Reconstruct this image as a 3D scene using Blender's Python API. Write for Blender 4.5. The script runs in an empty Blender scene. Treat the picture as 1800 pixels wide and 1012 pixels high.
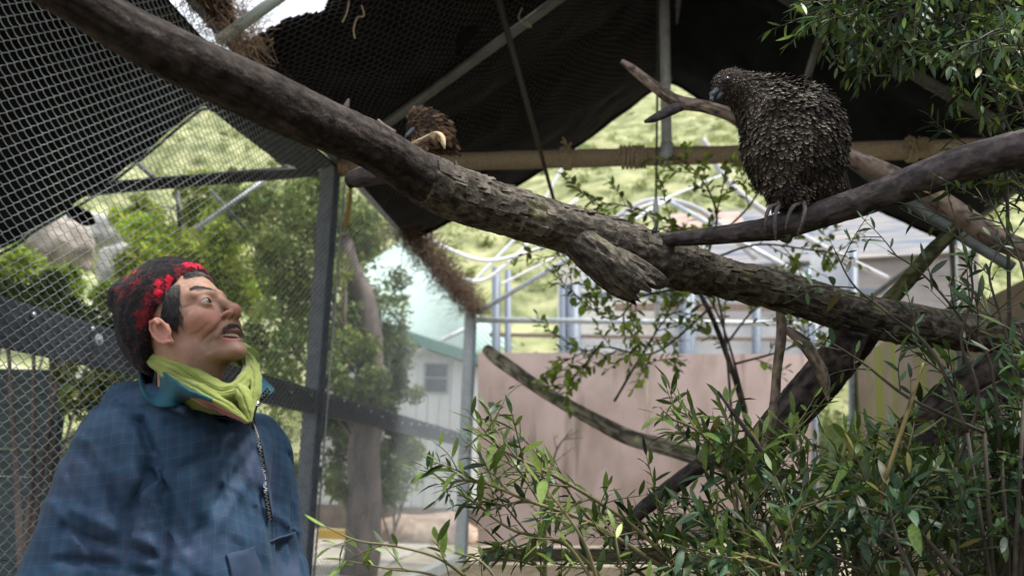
import bpy, math, random
import numpy as np
from mathutils import Matrix, Vector
random.seed(7); RNG = np.random.default_rng(7)
R = math.radians
scene = bpy.context.scene
COL = scene.collection

# ------------------------------------------------------------------ camera
CAM_Z = 1.30
FPX = 1632.0                       # focal length in pixels of the 1800 px wide photograph
PITCH = R(11.5); ROLL = R(1.84)
fw = Vector((0, math.cos(PITCH), math.sin(PITCH)))
up0 = Vector((0, -math.sin(PITCH), math.cos(PITCH)))
rt0 = Vector((1, 0, 0))
# world-up leans to the right in the picture: camera rolled anticlockwise
rt = rt0 * math.cos(ROLL) + up0 * math.sin(ROLL) * 1.0
upv = up0 * math.cos(ROLL) - rt0 * math.sin(ROLL)
cam_d = bpy.data.cameras.new('camera'); cam = bpy.data.objects.new('camera', cam_d); COL.objects.link(cam)
M = Matrix(((rt.x, upv.x, -fw.x, 0), (rt.y, upv.y, -fw.y, 0), (rt.z, upv.z, -fw.z, CAM_Z), (0, 0, 0, 1)))
cam.matrix_world = M
cam_d.sensor_width = 36; cam_d.lens = FPX / 1800 * 36
cam_d.clip_start = 0.05; cam_d.clip_end = 1200
cam_d.dof.use_dof = True; cam_d.dof.focus_distance = 2.25; cam_d.dof.aperture_fstop = 3.5
scene.camera = cam

# ------------------------------------------------------------------ sky, sun, exposure
SUN_EL, SUN_AZ = R(66), R(96)     # soft sun behind the camera, from the right (thin cloud)
w = bpy.data.worlds.new('World'); scene.world = w; w.use_nodes = True
nt = w.node_tree; bg = nt.nodes['Background']
sky = nt.nodes.new('ShaderNodeTexSky'); sky.sky_type = 'NISHITA'; sky.sun_disc = False
sky.sun_elevation = SUN_EL; sky.sun_rotation = SUN_AZ; sky.air_density = 1.0; sky.dust_density = 5.0; sky.ozone_density = 0.6
# thin white overcast over the blue
cmx = nt.nodes.new('ShaderNodeMix'); cmx.data_type = 'RGBA'; cmx.inputs[0].default_value = .82; cmx.inputs[7].default_value = (8.2, 8.5, 9.0, 1)
nt.links.new(sky.outputs[0], cmx.inputs[6]); nt.links.new(cmx.outputs[2], bg.inputs[0]); bg.inputs[1].default_value = 0.105
sd = bpy.data.lights.new('sun', 'SUN'); sd.energy = 3.1; sd.angle = R(11); sd.color = (1, 0.97, 0.92)
sun = bpy.data.objects.new('sun', sd); COL.objects.link(sun)
sdir = Vector((math.sin(SUN_AZ) * math.cos(SUN_EL), math.cos(SUN_AZ) * math.cos(SUN_EL), math.sin(SUN_EL)))
sun.rotation_euler = (-sdir).to_track_quat('-Z', 'Y').to_euler()
scene.view_settings.view_transform = 'Standard'; scene.view_settings.look = 'None'
scene.view_settings.gamma = 1; scene.view_settings.use_curve_mapping = False
scene.view_settings.exposure = 1.05
scene.render.engine = 'CYCLES'
scene.cycles.max_bounces = 6; scene.cycles.transparent_max_bounces = 6

# ------------------------------------------------------------------ where things stand (photo pixel + distance -> place)
def ray(px, py):
    d = fw * FPX + rt * (px - 900) - upv * (py - 506)
    return d
def P(px, py, Y):
    d = ray(px, py); t = Y / d.y
    return np.array([d.x * t, d.y * t, CAM_Z + d.z * t])
PXM = lambda Y: Y / FPX            # metres per photo pixel at distance Y (about)
def proj(p):
    q = Vector((p[0], p[1], p[2] - CAM_Z)); z = q.dot(fw)
    return 900 + q.dot(rt) / z * FPX, 506 - q.dot(upv) / z * FPX
def projv(a):
    q = a - np.array([0, 0, CAM_Z]); z = q @ np.array(fw)
    return 900 + q @ np.array(rt) / z * FPX, 506 - q @ np.array(upv) / z * FPX, z
# left fence: vertical plane 2.3 m to the left, running away towards the far corner
fd = ray(1097, 838); fdir = np.array([fd.x, fd.y, 0]); fdir /= np.linalg.norm(fdir)
fnor = np.array([fdir[1], -fdir[0], 0])     # points right, into the enclosure
FD = 2.3
fbase = -fnor * FD
def FP(px, py, off=0.0):
    d = np.array(ray(px, py)); o = fbase + fnor * off
    t = (o @ fnor) / (d @ fnor)
    q = d * t; q[2] += CAM_Z
    return q
def F(s, z, off=0.0):                       # s metres along the fence, z height
    q = fbase + fdir * s + fnor * off
    return np.array([q[0], q[1], z])
def fs(px, py=600):
    return float((FP(px, py) - fbase) @ fdir)

# ------------------------------------------------------------------ mesh helpers
def tagit(o, label=None, cat=None, group=None, kind=None):
    if label: o['label'] = label
    if cat: o['category'] = cat
    if group: o['group'] = group
    if kind: o['kind'] = kind
    return o
def thing(name, label, cat, loc=(0, 0, 0), group=None):
    o = bpy.data.objects.new(name, None); COL.objects.link(o); o.location = Vector([float(v) for v in loc])
    o.empty_display_size = 0.1
    return tagit(o, label, cat, group)
def mk(name, V, Fc, mat, parent=None, smooth=True, attrs=None, kind=None, label=None):
    V = np.asarray(V, dtype=np.float32).reshape(-1, 3)
    if parent is not None: V = V - np.array(parent_loc(parent), dtype=np.float32)
    me = bpy.data.meshes.new(name)
    if isinstance(Fc, np.ndarray):
        n = len(Fc); k = Fc.shape[1]
        me.vertices.add(len(V)); me.vertices.foreach_set('co', V.ravel())
        me.loops.add(n * k); me.loops.foreach_set('vertex_index', Fc.astype(np.int32).ravel())
        me.polygons.add(n); me.polygons.foreach_set('loop_start', np.arange(0, n * k, k, dtype=np.int32))
        me.update(calc_edges=True)
    else:
        me.from_pydata(V.tolist(), [], Fc); me.update()
    me.polygons.foreach_set('use_smooth', np.full(len(me.polygons), smooth, dtype=bool))
    if attrs:
        for an, av in attrs.items():
            av = np.asarray(av, dtype=np.float32)
            if av.ndim == 1:
                a = me.attributes.new(an, 'FLOAT', 'POINT'); a.data.foreach_set('value', av)
            else:
                a = me.attributes.new(an, 'FLOAT_COLOR', 'POINT')
                c = np.ones((len(av), 4), dtype=np.float32); c[:, :3] = av[:, :3]; a.data.foreach_set('color', c.ravel())
    if mat: me.materials.append(mat)
    o = bpy.data.objects.new(name, me); COL.objects.link(o)
    if parent is not None: o.parent = parent
    if kind: o['kind'] = kind
    if label: o['label'] = label
    return o
def parent_loc(p):
    l = Vector((0, 0, 0))
    while p is not None:
        l = l + p.location; p = p.parent
    return l
class MB:
    def __init__(s): s.V = []; s.F = []; s.n = 0; s.A = {}
    def add(s, V, Fc, **at):
        V = np.asarray(V, dtype=np.float64).reshape(-1, 3); s.V.append(V)
        for f in Fc: s.F.append(tuple(int(i) + s.n for i in f))
        for k, v in at.items(): s.A.setdefault(k, []).append(np.full(len(V), v) if np.isscalar(v) else np.asarray(v))
        s.n += len(V)
    def build(s, name, mat, parent=None, smooth=True, kind=None, label=None):
        A = {k: np.concatenate(v) for k, v in s.A.items()}
        F_ = s.F
        if len(set(len(f) for f in F_)) == 1: F_ = np.array(F_)
        return mk(name, np.concatenate(s.V), F_, mat, parent, smooth, A, kind, label)
def box(c, sx, sy, sz, ax=None):
    c = np.asarray(c, float)
    ax = np.eye(3) if ax is None else np.asarray(ax, float)
    V = [c + ax[0] * sx * i + ax[1] * sy * j + ax[2] * sz * k for i in (-.5, .5) for j in (-.5, .5) for k in (-.5, .5)]
    Fc = [(0, 1, 3, 2), (4, 6, 7, 5), (0, 4, 5, 1), (2, 3, 7, 6), (0, 2, 6, 4), (1, 5, 7, 3)]
    return V, Fc
def bevel(o, wdt=0.004, seg=2):
    m = o.modifiers.new('bevel', 'BEVEL'); m.width = wdt; m.segments = seg; m.limit_method = 'ANGLE'
    return o
def beam(a, b, wd, ht, up=(0, 0, 1)):
    a = np.asarray(a, float); b = np.asarray(b, float); d = b - a; L = np.linalg.norm(d); d = d / L
    up = np.asarray(up, float); s = np.cross(d, up); s /= np.linalg.norm(s); u = np.cross(s, d)
    return box((a + b) / 2, L, wd, ht, (d, s, u))
def spl(pts, n):
    """Catmull-Rom through control rows (any width) -> n rows"""
    pts = np.asarray(pts, float); k = len(pts)
    if k == 2: 
        t = np.linspace(0, 1, n)[:, None]; return pts[0] * (1 - t) + pts[1] * t
    e = np.vstack([2 * pts[0] - pts[1], pts, 2 * pts[-1] - pts[-2]])
    u = np.linspace(0, k - 1 - 1e-9, n); i = u.astype(int); f = (u - i)[:, None]
    p0, p1, p2, p3 = e[i], e[i + 1], e[i + 2], e[i + 3]
    return .5 * ((2 * p1) + (-p0 + p2) * f + (2 * p0 - 5 * p1 + 4 * p2 - p3) * f ** 2 + (-p0 + 3 * p1 - 3 * p2 + p3) * f ** 3)
def frames(c):
    t = np.gradient(c, axis=0); t /= np.linalg.norm(t, axis=1)[:, None] + 1e-12
    ref = np.array([0, 0, 1.0]) if abs(t[0][2]) < .9 else np.array([0, 1.0, 0])
    N = np.zeros_like(c); B = np.zeros_like(c)
    n = np.cross(ref, t[0]); n /= np.linalg.norm(n)
    for i in range(len(c)):
        n = n - t[i] * (n @ t[i]); n /= np.linalg.norm(n) + 1e-12
        N[i] = n; B[i] = np.cross(t[i], n)
    return t, N, B
def tube(c, r, k=10, caps=True, shape=None):
    """c: (n,3) centre, r: scalar or (n,). returns V,F ; shape(th, s)->radius factor"""
    c = np.asarray(c, float); n = len(c); r = np.broadcast_to(np.asarray(r, float), (n,))
    t, N, B = frames(c); th = np.linspace(0, 2 * math.pi, k, endpoint=False)
    rr = r[:, None] * np.ones((n, k))
    if shape is not None: rr = rr * shape(th[None, :], np.linspace(0, 1, n)[:, None])
    V = c[:, None, :] + rr[..., None] * (np.cos(th)[None, :, None] * N[:, None, :] + np.sin(th)[None, :, None] * B[:, None, :])
    V = V.reshape(-1, 3)
    i = np.arange(n - 1)[:, None] * k; j = np.arange(k)[None, :]; j2 = (j + 1) % k
    Fc = np.stack([i + j, i + j2, i + k + j2, i + k + j], -1).reshape(-1, 4)
    if caps:
        V = np.vstack([V, c[0], c[-1]]); a, b = n * k, n * k + 1
        f = [(int(x), int((x + 1) % k), a, a) for x in range(k)]
        # keep quads only: use degenerate-free pairs
        capf = []
        for x in range(0, k, 2):
            capf.append(((x + 2) % k, (x + 1) % k, x, a))
            o = (n - 1) * k
            capf.append((o + x, o + (x + 1) % k, o + (x + 2) % k, b))
        if k % 2 == 0: Fc = np.vstack([Fc, np.array(capf)])
    return V, Fc
# value noise -------------------------------------------------------
_T = np.random.default_rng(3).random(4096)
def vn(p, s=1.0, seed=0):
    q = np.asarray(p, float) * s + seed * 17.31; i = np.floor(q).astype(np.int64); f = q - i; f = f * f * (3 - 2 * f)
    def h(a, b, c): return _T[((a * 73856093) ^ (b * 19349663) ^ (c * 83492791)) & 4095]
    x, y, z = i[..., 0], i[..., 1], i[..., 2]; fx, fy, fz = f[..., 0], f[..., 1], f[..., 2]
    r = 0
    for dx in (0, 1):
        for dy in (0, 1):
            for dz in (0, 1):
                r = r + h(x + dx, y + dy, z + dz) * (fx if dx else 1 - fx) * (fy if dy else 1 - fy) * (fz if dz else 1 - fz)
    return r * 2 - 1
def fbm(p, s=1.0, o=4, seed=0):
    r = 0; a = 1; 
    for k in range(o): r = r + a * vn(p, s * 2 ** k, seed + k); a *= .5
    return r
# surface from a signed distance --------------------------------------------------
def nets(f, lo, hi, h, B=8, safe=2.0):
    lo = np.asarray(lo, float); n = np.ceil((np.asarray(hi) - lo) / h / B).astype(int)
    N = n * B + 1
    bc = np.stack(np.meshgrid(*[np.arange(k) for k in n], indexing='ij'), -1).reshape(-1, 3)
    cen = lo + (bc + .5) * B * h; d = f(cen)
    act = np.abs(d) < B * h * .87 * safe
    vals = np.full(tuple(N), 1.0, dtype=np.float32)
    neg = bc[~act & (d < 0)]
    for b in neg: vals[b[0]*B:b[0]*B+B+1, b[1]*B:b[1]*B+B+1, b[2]*B:b[2]*B+B+1] = -1
    g = np.stack(np.meshgrid(*[np.arange(B + 1)] * 3, indexing='ij'), -1).reshape(-1, 3)
    ab = bc[act]; idx = (ab[:, None, :] * B + g[None]).reshape(-1, 3)
    flat = (idx[:, 0] * N[1] + idx[:, 1]) * N[2] + idx[:, 2]
    u = np.unique(flat); iz = u % N[2]; iy = (u // N[2]) % N[1]; ix = u // (N[1] * N[2])
    pts = lo + np.stack([ix, iy, iz], -1) * h
    out = np.empty(len(u), dtype=np.float32)
    for a in range(0, len(u), 400000): out[a:a+400000] = f(pts[a:a+400000])
    vals.ravel()[u] = out
    s = vals < 0
    c = s[:-1, :-1, :-1].astype(np.int8)
    for dx in (0, 1):
        for dy in (0, 1):
            for dz in (0, 1):
                if dx + dy + dz: c = c + s[dx:N[0]-1+dx, dy:N[1]-1+dy, dz:N[2]-1+dz]
    cells = np.argwhere((c > 0) & (c < 8)); vid = np.full(c.shape, -1, dtype=np.int64); vid[tuple(cells.T)] = np.arange(len(cells))
    acc = np.zeros((len(cells), 3)); cnt = np.zeros(len(cells))
    crn = [(dx, dy, dz) for dx in (0, 1) for dy in (0, 1) for dz in (0, 1)]
    cv = {q: vals[cells[:, 0]+q[0], cells[:, 1]+q[1], cells[:, 2]+q[2]].astype(float) for q in crn}
    for a in crn:
        for ax in range(3):
            if a[ax] == 0:
                b = list(a); b[ax] = 1; b = tuple(b); va, vb = cv[a], cv[b]; m = (va < 0) != (vb < 0)
                t = np.where(m, va / (va - vb + 1e-20), 0)
                p = np.zeros((len(cells), 3)) + np.array(a); p[:, ax] += t
                acc[m] += p[m]; cnt[m] += 1
    V = lo + (cells + acc / cnt[:, None]) * h
    Q = []
    for ax in range(3):
        o1, o2 = [(1, 2), (2, 0), (0, 1)][ax]
        sl0 = [slice(None)] * 3; sl1 = [slice(None)] * 3; sl0[ax] = slice(0, -1); sl1[ax] = slice(1, None)
        e = np.argwhere(s[tuple(sl0)] != s[tuple(sl1)])
        e = e[(e[:, o1] > 0) & (e[:, o2] > 0) & (e[:, o1] < N[o1]-1) & (e[:, o2] < N[o2]-1)]
        q = []
        for (a, b) in ((0, 0), (1, 0), (1, 1), (0, 1)):
            k = e.copy(); k[:, o1] -= a; k[:, o2] -= b; q.append(vid[tuple(k.T)])
        q = np.stack(q, -1); flip = s[tuple(e.T)]
        q[~flip] = q[~flip][:, ::-1]; Q.append(q)
    Q = np.concatenate(Q); Q = Q[(Q >= 0).all(1)]
    return V, Q
def relax(V, Q, it=1, lam=.5):
    n = len(V); E = np.concatenate([Q[:, [0, 1]], Q[:, [1, 2]], Q[:, [2, 3]], Q[:, [3, 0]]])
    for _ in range(it):
        acc = np.zeros_like(V); c = np.zeros(n)
        for k in range(3):
            acc[:, k] = np.bincount(E[:, 0], V[E[:, 1], k], n) + np.bincount(E[:, 1], V[E[:, 0], k], n)
        c = np.bincount(E[:, 0], minlength=n) + np.bincount(E[:, 1], minlength=n)
        V = V * (1 - lam) + lam * acc / c[:, None]
    return V
def vnormals(V, Q):
    n = np.cross(V[Q[:, 2]] - V[Q[:, 0]], V[Q[:, 3]] - V[Q[:, 1]]); N = np.zeros_like(V)
    for k in range(4):
        for a in range(3): N[:, a] += np.bincount(Q[:, k], n[:, a], len(V))
    return N / (np.linalg.norm(N, axis=1)[:, None] + 1e-12)
def sph(p, c, r): return np.linalg.norm(p - np.asarray(c), axis=1) - r
def ell(p, c, r, rot=None):
    q = p - np.asarray(c); r = np.asarray(r, float)
    if rot is not None: q = q @ rot
    k0 = np.linalg.norm(q / r, axis=1); k1 = np.linalg.norm(q / r ** 2, axis=1) + 1e-9
    return k0 * (k0 - 1) / k1
def cap(p, a, b, ra, rb=None):
    a = np.asarray(a, float); b = np.asarray(b, float); rb = ra if rb is None else rb
    d = b - a; t = np.clip(((p - a) @ d) / (d @ d), 0, 1)
    return np.linalg.norm(p - a - t[:, None] * d, axis=1) - (ra + (rb - ra) * t)
def smin(a, b, k): h = np.clip(.5 + .5 * (b - a) / k, 0, 1); return b + (a - b) * h - k * h * (1 - h)
def smax(a, b, k): return -smin(-a, -b, k)
def rotm(ax, deg):
    return np.array(Matrix.Rotation(R(deg), 3, ax))

# ------------------------------------------------------------------ materials
def mat(name, col, rough=.7, spec=.3, metal=0, var=None, vscale=8, detail=4, bump=0, bscale=40, stretch=None, attr=None, amul=1, trans=0, sheen=0, coat=0, bdist=.002, mott=None):
    """col base colour; var: second colour mixed by noise; attr: colour attribute multiplied in"""
    m = bpy.data.materials.new(name); m.use_nodes = True; n = m.node_tree.nodes; l = m.node_tree.links
    b = n['Principled BSDF']; b.inputs['Roughness'].default_value = rough; b.inputs['Metallic'].default_value = metal
    b.inputs['Specular IOR Level'].default_value = spec
    if sheen: b.inputs['Sheen Weight'].default_value = sheen; b.inputs['Sheen Roughness'].default_value = .5
    if coat: b.inputs['Coat Weight'].default_value = coat
    tc = n.new('ShaderNodeTexCoord'); vec = tc.outputs['Object']
    if stretch:
        mp = n.new('ShaderNodeMapping'); mp.inputs['Scale'].default_value = stretch; l.new(vec, mp.inputs[0]); vec = mp.outputs[0]
    out = None
    if var is not None:
        nz = n.new('ShaderNodeTexNoise'); nz.inputs['Scale'].default_value = vscale; nz.inputs['Detail'].default_value = detail; nz.inputs['Roughness'].default_value = .6
        l.new(vec, nz.inputs['Vector'])
        cr = n.new('ShaderNodeValToRGB'); e = cr.color_ramp.elements; e[0].position = .36; e[1].position = .64
        e[0].color = (*col, 1); e[1].color = (*var, 1)
        if mott is not None:
            x = cr.color_ramp.elements.new(.5); x.color = (*mott, 1)
        l.new(nz.outputs['Fac'], cr.inputs[0]); out = cr.outputs[0]
    if attr:
        at = n.new('ShaderNodeAttribute'); at.attribute_name = attr
        if out is None:
            out = at.outputs['Color']
        else:
            mx = n.new('ShaderNodeMix'); mx.data_type = 'RGBA'; mx.blend_type = 'MULTIPLY'; mx.inputs[0].default_value = 1
            l.new(out, mx.inputs[6]); l.new(at.outputs['Color'], mx.inputs[7]); out = mx.outputs[2]
    if out is None: b.inputs['Base Color'].default_value = (*col, 1)
    else: l.new(out, b.inputs['Base Color'])
    if bump:
        n2 = n.new('ShaderNodeTexNoise'); n2.inputs['Scale'].default_value = bscale; n2.inputs['Detail'].default_value = 5
        l.new(vec, n2.inputs['Vector']); bp = n.new('ShaderNodeBump'); bp.inputs['Strength'].default_value = bump; bp.inputs['Distance'].default_value = bdist
        l.new(n2.outputs['Fac'], bp.inputs['Height']); l.new(bp.outputs[0], b.inputs['Normal'])
    if trans:
        tr = n.new('ShaderNodeBsdfTranslucent'); ms = n.new('ShaderNodeMixShader'); ms.inputs[0].default_value = trans
        if out is not None: l.new(out, tr.inputs[0])
        else: tr.inputs[0].default_value = (*col, 1)
        l.new(b.outputs[0], ms.inputs[1]); l.new(tr.outputs[0], ms.inputs[2]); l.new(ms.outputs[0], n['Material Output'].inputs[0])
    return m
M_wire = mat('galvanised_wire', (.42, .46, .47), .45, .5, .35, var=(.25, .28, .3), vscale=30)
M_post = mat('weathered_steel', (.15, .18, .22), .5, .4, .1, var=(.25, .28, .33), vscale=14, bump=.3)
M_pipe = mat('galvanised_pipe', (.58, .61, .63), .42, .5, .1, var=(.38, .42, .44), vscale=12, bump=.2)
M_pipe2 = mat('dull_pipe', (.12, .13, .12), .6, .3, .2, var=(.06, .065, .06), vscale=10)
M_black = mat('black_painted_timber', (.012, .013, .015), .6, .3, var=(.03, .03, .032), vscale=9, bump=.4, bscale=60)
M_cloth = mat('black_shade_cloth', (.006, .007, .009), .95, .08, var=(.013, .014, .017), vscale=4, bump=.5, bscale=240, bdist=.001)
M_ground = mat('dirt', (.20, .17, .13), .95, .1, var=(.33, .29, .22), vscale=3, bump=.5, bscale=30)
M_hill = mat('hillside_grass', (.11, .13, .06), .95, .1, var=(.34, .34, .19), vscale=.6, detail=12, mott=(.22, .235, .115))
M_pink = mat('pink_painted_panel', (.54, .40, .355), .6, .3, var=(.64, .50, .46), vscale=1.3, detail=6, bump=.15)
M_rope = mat('coir_rope', (.34, .27, .18), .95, .1, var=(.48, .39, .27), vscale=60, bump=.6, bscale=300)
M_white = mat('white_plastic_pipe', (.8, .82, .84), .4)
# ================================================================== STRUCTURE
# ground sheet
def grid(nx, ny, fn):
    u, v = np.meshgrid(np.linspace(0, 1, nx), np.linspace(0, 1, ny), indexing='ij')
    V = fn(u.ravel(), v.ravel()); i = np.arange(nx - 1)[:, None] * ny + np.arange(ny - 1)[None]
    i = i.ravel(); return V, np.stack([i, i + ny, i + ny + 1, i + 1], -1)
V, Q = grid(2, 2, lambda u, v: np.stack([u * 1200 - 600, v * 1200 - 600, u * 0], -1))
tagit(mk('ground', V, Q, M_ground, None, False), kind='structure')
V, Q = grid(60, 90, lambda u, v: np.stack([-2.75 + u * 5.6 + v * 2.2, -4 + v * 18, .07 + .025 * fbm(np.stack([u * 6, v * 14, u * 0], -1), 1.1)], -1))
tagit(mk('enclosure_floor', V, Q, mat('leaf_litter_soil', (.05, .042, .03), .95, .1, var=(.12, .10, .07), vscale=9, bump=.8, bscale=50), None), kind='structure')
def hillf(u, v):
    az = (u - .5) * R(150) + R(0); rr = 22 + v * 170
    x = np.sin(az) * rr; y = np.cos(az) * rr
    p = np.stack([x, y, 0 * x], -1)
    z = np.maximum(0, (rr - 24)) * (.515 + .03 * np.sin(az * 3) + .02 * vn(p, .02)) ; z = z + fbm(p, .12, 4) * np.minimum(1, (rr - 22) / 12) * 1.6 - .3
    return np.stack([x, y, z], -1)
V, Q = grid(260, 160, hillf); tagit(mk('hillside', V, Q, M_hill, None), kind='structure')
# scrub on the hillside: many small leaf clumps
def leafcloud(cs, rs, n, size, rng, flat=.6):
    """n quads (2-tri leaf faces) scattered in the blobs cs with radii rs"""
    k = rng.integers(0, len(cs), n); d = rng.normal(size=(n, 3)); d /= np.linalg.norm(d, axis=1)[:, None]
    rad = rng.random(n) ** .45
    p = cs[k] + d * (rs[k][:, None] * np.array([1, 1, flat])) * rad[:, None] * (1 + .35 * vn(d * 2.2 + k[:, None], 1.3))[:, None]
    a = rng.normal(size=(n, 3)); a /= np.linalg.norm(a, axis=1)[:, None]; b = np.cross(a, rng.normal(size=(n, 3))); b /= np.linalg.norm(b, axis=1)[:, None]
    s = size * (.6 + .8 * rng.random(n))[:, None]
    V = np.stack([p - a * s, p + b * s * .38, p + a * s, p - b * s * .38], 1).reshape(-1, 3)
    Q = np.arange(n * 4).reshape(-1, 4)
    return V, Q, k
M_leaf_far = mat('hill_scrub_leaves', (.14, .18, .06), .7, .2, var=(.30, .33, .13), vscale=.5, trans=.35)  # scrub's own yellow-green, varied by noise
rg = np.random.default_rng(11)
NB = 1500; cs = hillf(.5 + (rg.random(NB) - .5) * .7, rg.random(NB) ** 1.3 * .55 + .01); cs[:, 2] += .25
V, Q, _ = leafcloud(cs, .4 + rg.random(NB) * 1.3, 90000, .17, rg)
tagit(mk('hillside_scrub', V, Q, M_leaf_far, None, False), 'low yellow green scrub covering the bright hillside behind the cage', 'scrub', kind='stuff')
V, Q = grid(30, 60, lambda u, v: np.stack([-9 + u * 6.6 + v * 1.3, 3 + v * 19, .02 + .02 * vn(np.stack([u * 9, v * 30, u], -1))], -1))
tagit(mk('path', V, Q, mat('pale_path_gravel', (.30, .28, .24), .9, .1, var=(.42, .39, .34), vscale=6, bump=.4), None), kind='structure')

# ---------------------------------------------------------------- chain-link fence on the left
def chain_link(s0, s1, z0, z1, Wd=.075, H=.05, r=.0021, origin=None, dirv=None, nor=None):
    nw = int((s1 - s0) / (Wd / 2)); npd = int((z1 - z0) / H); K = 6
    t = np.arange(npd * K + 1) / K
    ph = t % 1
    tri = np.where(ph < .5, ph * 4 - 1, 3 - ph * 4)               # -1..1..-1
    tri = np.sin(tri * math.pi / 2) * .35 + tri * .65
    dep = np.sin(2 * math.pi * (ph)) * .0052 
    V = []; 
    sx = s0 + (np.arange(nw) + .5) * Wd / 2
    sg = np.where(np.arange(nw) % 2 == 0, 1, -1)
    wob = .012 * vn(np.stack([sx * .8, sx * 0, sx * 0], -1))
    x = sx[:, None] + sg[:, None] * tri[None] * (Wd / 4 + .0012)
    z = z0 + t[None] * H + 0 * x
    p3 = np.stack([x * .6, z * .6, 0 * x], -1)
    x = x + .010 * vn(p3, 1, 3); z = z + .008 * vn(p3, 1.2, 5)
    y = sg[:, None] * dep[None] + .02 * vn(p3, .9, 7) + 0 * x
    C = origin + x[..., None] * dirv + y[..., None] * nor; C[..., 2] += z
    T = np.gradient(C, axis=1); T /= np.linalg.norm(T, axis=2)[..., None]
    A = np.cross(T, nor); A /= np.linalg.norm(A, axis=2)[..., None]; Bn = np.cross(T, A)
    ring = []
    for k in range(3):
        th = 2 * math.pi * k / 3; ring.append(C + r * (math.cos(th) * A + math.sin(th) * Bn))
    V = np.stack(ring, 2)                                          # wires, pts, 3, 3
    nP = V.shape[1]; base = (np.arange(nw)[:, None, None] * nP + np.arange(nP - 1)[None, :, None]) * 3
    k = np.arange(3)[None, None]; k2 = (k + 1) % 3
    Fq = np.stack([base + k, base + k2, base + 3 + k2, base + 3 + k], -1).reshape(-1, 4)
    return V.reshape(-1, 3), Fq
fence = thing('chain_link_fence', 'tall grey chain link fence running along the left behind the man in the hat', 'fence', F(8, 0))
S0, S1, ZT = 2.7, 13.95, 3.76
V, Q = chain_link(S0, S1, .06, ZT, origin=fbase, dirv=fdir, nor=fnor)
mk('wire_mesh', V, Q, M_wire, fence, kind='stuff')
def ftube(name, pts, r, m, par, k=12):
    V, Q = tube(np.array(pts), r, k); return mk(name, V, Q, m, par)
ftube('top_rail', [F(S0, ZT, -.03), F(14, ZT, -.03)], .03, M_pipe, fence)
# steel posts: an H of two flanges and a web with pale edge
def post(s, wd, dp, z1):
    q = MB()
    for o_ in (-1, 1): q.add(*box(F(s + o_ * wd / 2, z1 / 2, -.075), .012, dp, z1, (fdir, fnor, (0, 0, 1))))
    q.add(*box(F(s, z1 / 2, -.075), wd - .014, .014, z1 - .004, (fdir, fnor, (0, 0, 1))))
    return q.build('post', M_post, fence, False)
bevel(post(6.95, .16, .11, 3.72), .003); bevel(post(14.0, .22, .16, 3.75), .003)
ftube('post_stay', [F(6.98, .2, .012), F(7.05, 3.62, .012)], .008, M_pipe, fence, 8)
o = mk('rail_board', *beam(F(S0, 1.815, -.055), F(13.88, 1.815, -.055), .045, .185), mat('dark_rail_timber', (.04, .048, .062), .6, .35, var=(.085, .095, .115), vscale=6, stretch=(1, 1, 6), bump=.4), fence, False); bevel(o)
V, Q = tube(np.array([F(0, 0, 0), F(0, 0, .012)]), .011, 8); M_bolt = mat('bright_bolt_head', (.75, .77, .78), .35, .5, .6)
me0 = None
for i in range(26):
    s = 2.95 + i * .42
    if abs(s - 6.95) < .12: continue
    if me0 is None:
        b = mk('bolt', V, Q, M_bolt, None); me0 = b.data
    else:
        b = bpy.data.objects.new('bolt', me0); COL.objects.link(b)
    b.parent = fence; b.location = Vector(F(s, 1.85 + .03 * math.sin(i * 7), -.030) - F(0, 0, 0) - np.array(parent_loc(fence)))
    if 0: pass
# big washer behind the man
wq = FP(172, 597, .004); V, Q = tube(np.array([wq, wq + fnor * .008]), .026, 20); V2, Q2 = tube(np.array([wq + fnor * .008, wq + fnor * .02]), .011, 6)
wz = MB(); wz.add(V, Q); wz.add(V2, Q2); wz.build('washer', M_pipe, fence, False)
q = MB()                                                          # concrete kerb under the fence
q.add(*beam(F(S0, .09, -.09), F(13.9, .09, -.09), .14, .18)); q.build('kerb', mat('grey_concrete', (.22, .23, .22), .9, .2, var=(.34, .34, .32), vscale=7, bump=.5), fence, False)

# ---------------------------------------------------------------- the far gable wall and its pipes
gable = thing('gable_wall', 'far end wall of the aviary, pink panels under a grey pipe gable', 'wall', P(1150, 986, 14))
GY0, GY1 = 13.98, 13.6
def G(px, py): # a point on the far wall plane
    d = np.array(ray(px, py)); n = np.array([-fdir[0] * 0 - .04, 1, 0]); t = 13.95 / (d @ n); p = d * t; p[2] += CAM_Z; return p
for (x0, y0, x1, y1) in ((840, 620, 1137, 958), (1138.5, 622, 1438, 905)):
    a, b, c, d_ = G(x0, y1), G(x1, y1), G(x1, y0), G(x0, y0)
    nrm = np.array([0, -.03, 0]); V = [a, b, c, d_, a + nrm, b + nrm, c + nrm, d_ + nrm]
    if x0 > 1000:
        V = [v + np.array([0, .012, 0]) for v in V]
    mk('panel', V, [(3, 2, 1, 0), (4, 5, 6, 7), (0, 1, 5, 4), (1, 2, 6, 5), (2, 3, 7, 6), (3, 0, 4, 7)], M_pink, gable, False)
M_base = mat('dark_base_board', (.035, .032, .03), .8, .2, var=(.07, .06, .055), vscale=5, bump=.4)
mk('base_board', *beam(G(846, 975), G(1180, 975), .05, .2), M_base, gable, False)
mk('base_board', *beam(G(1180, 931), G(1460, 931), .06, .38), mat('weathered_plank', (.20, .15, .12), .85, .2, var=(.30, .23, .19), vscale=4, stretch=(1, 1, 8), bump=.4), gable, False)
mk('base_board', *beam(G(1184, 985), G(1470, 990), .05, .2), M_base, gable, False)
ftube('top_pipe', [G(835, 562), G(1530, 570)], .045, M_pipe, gable)
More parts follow.
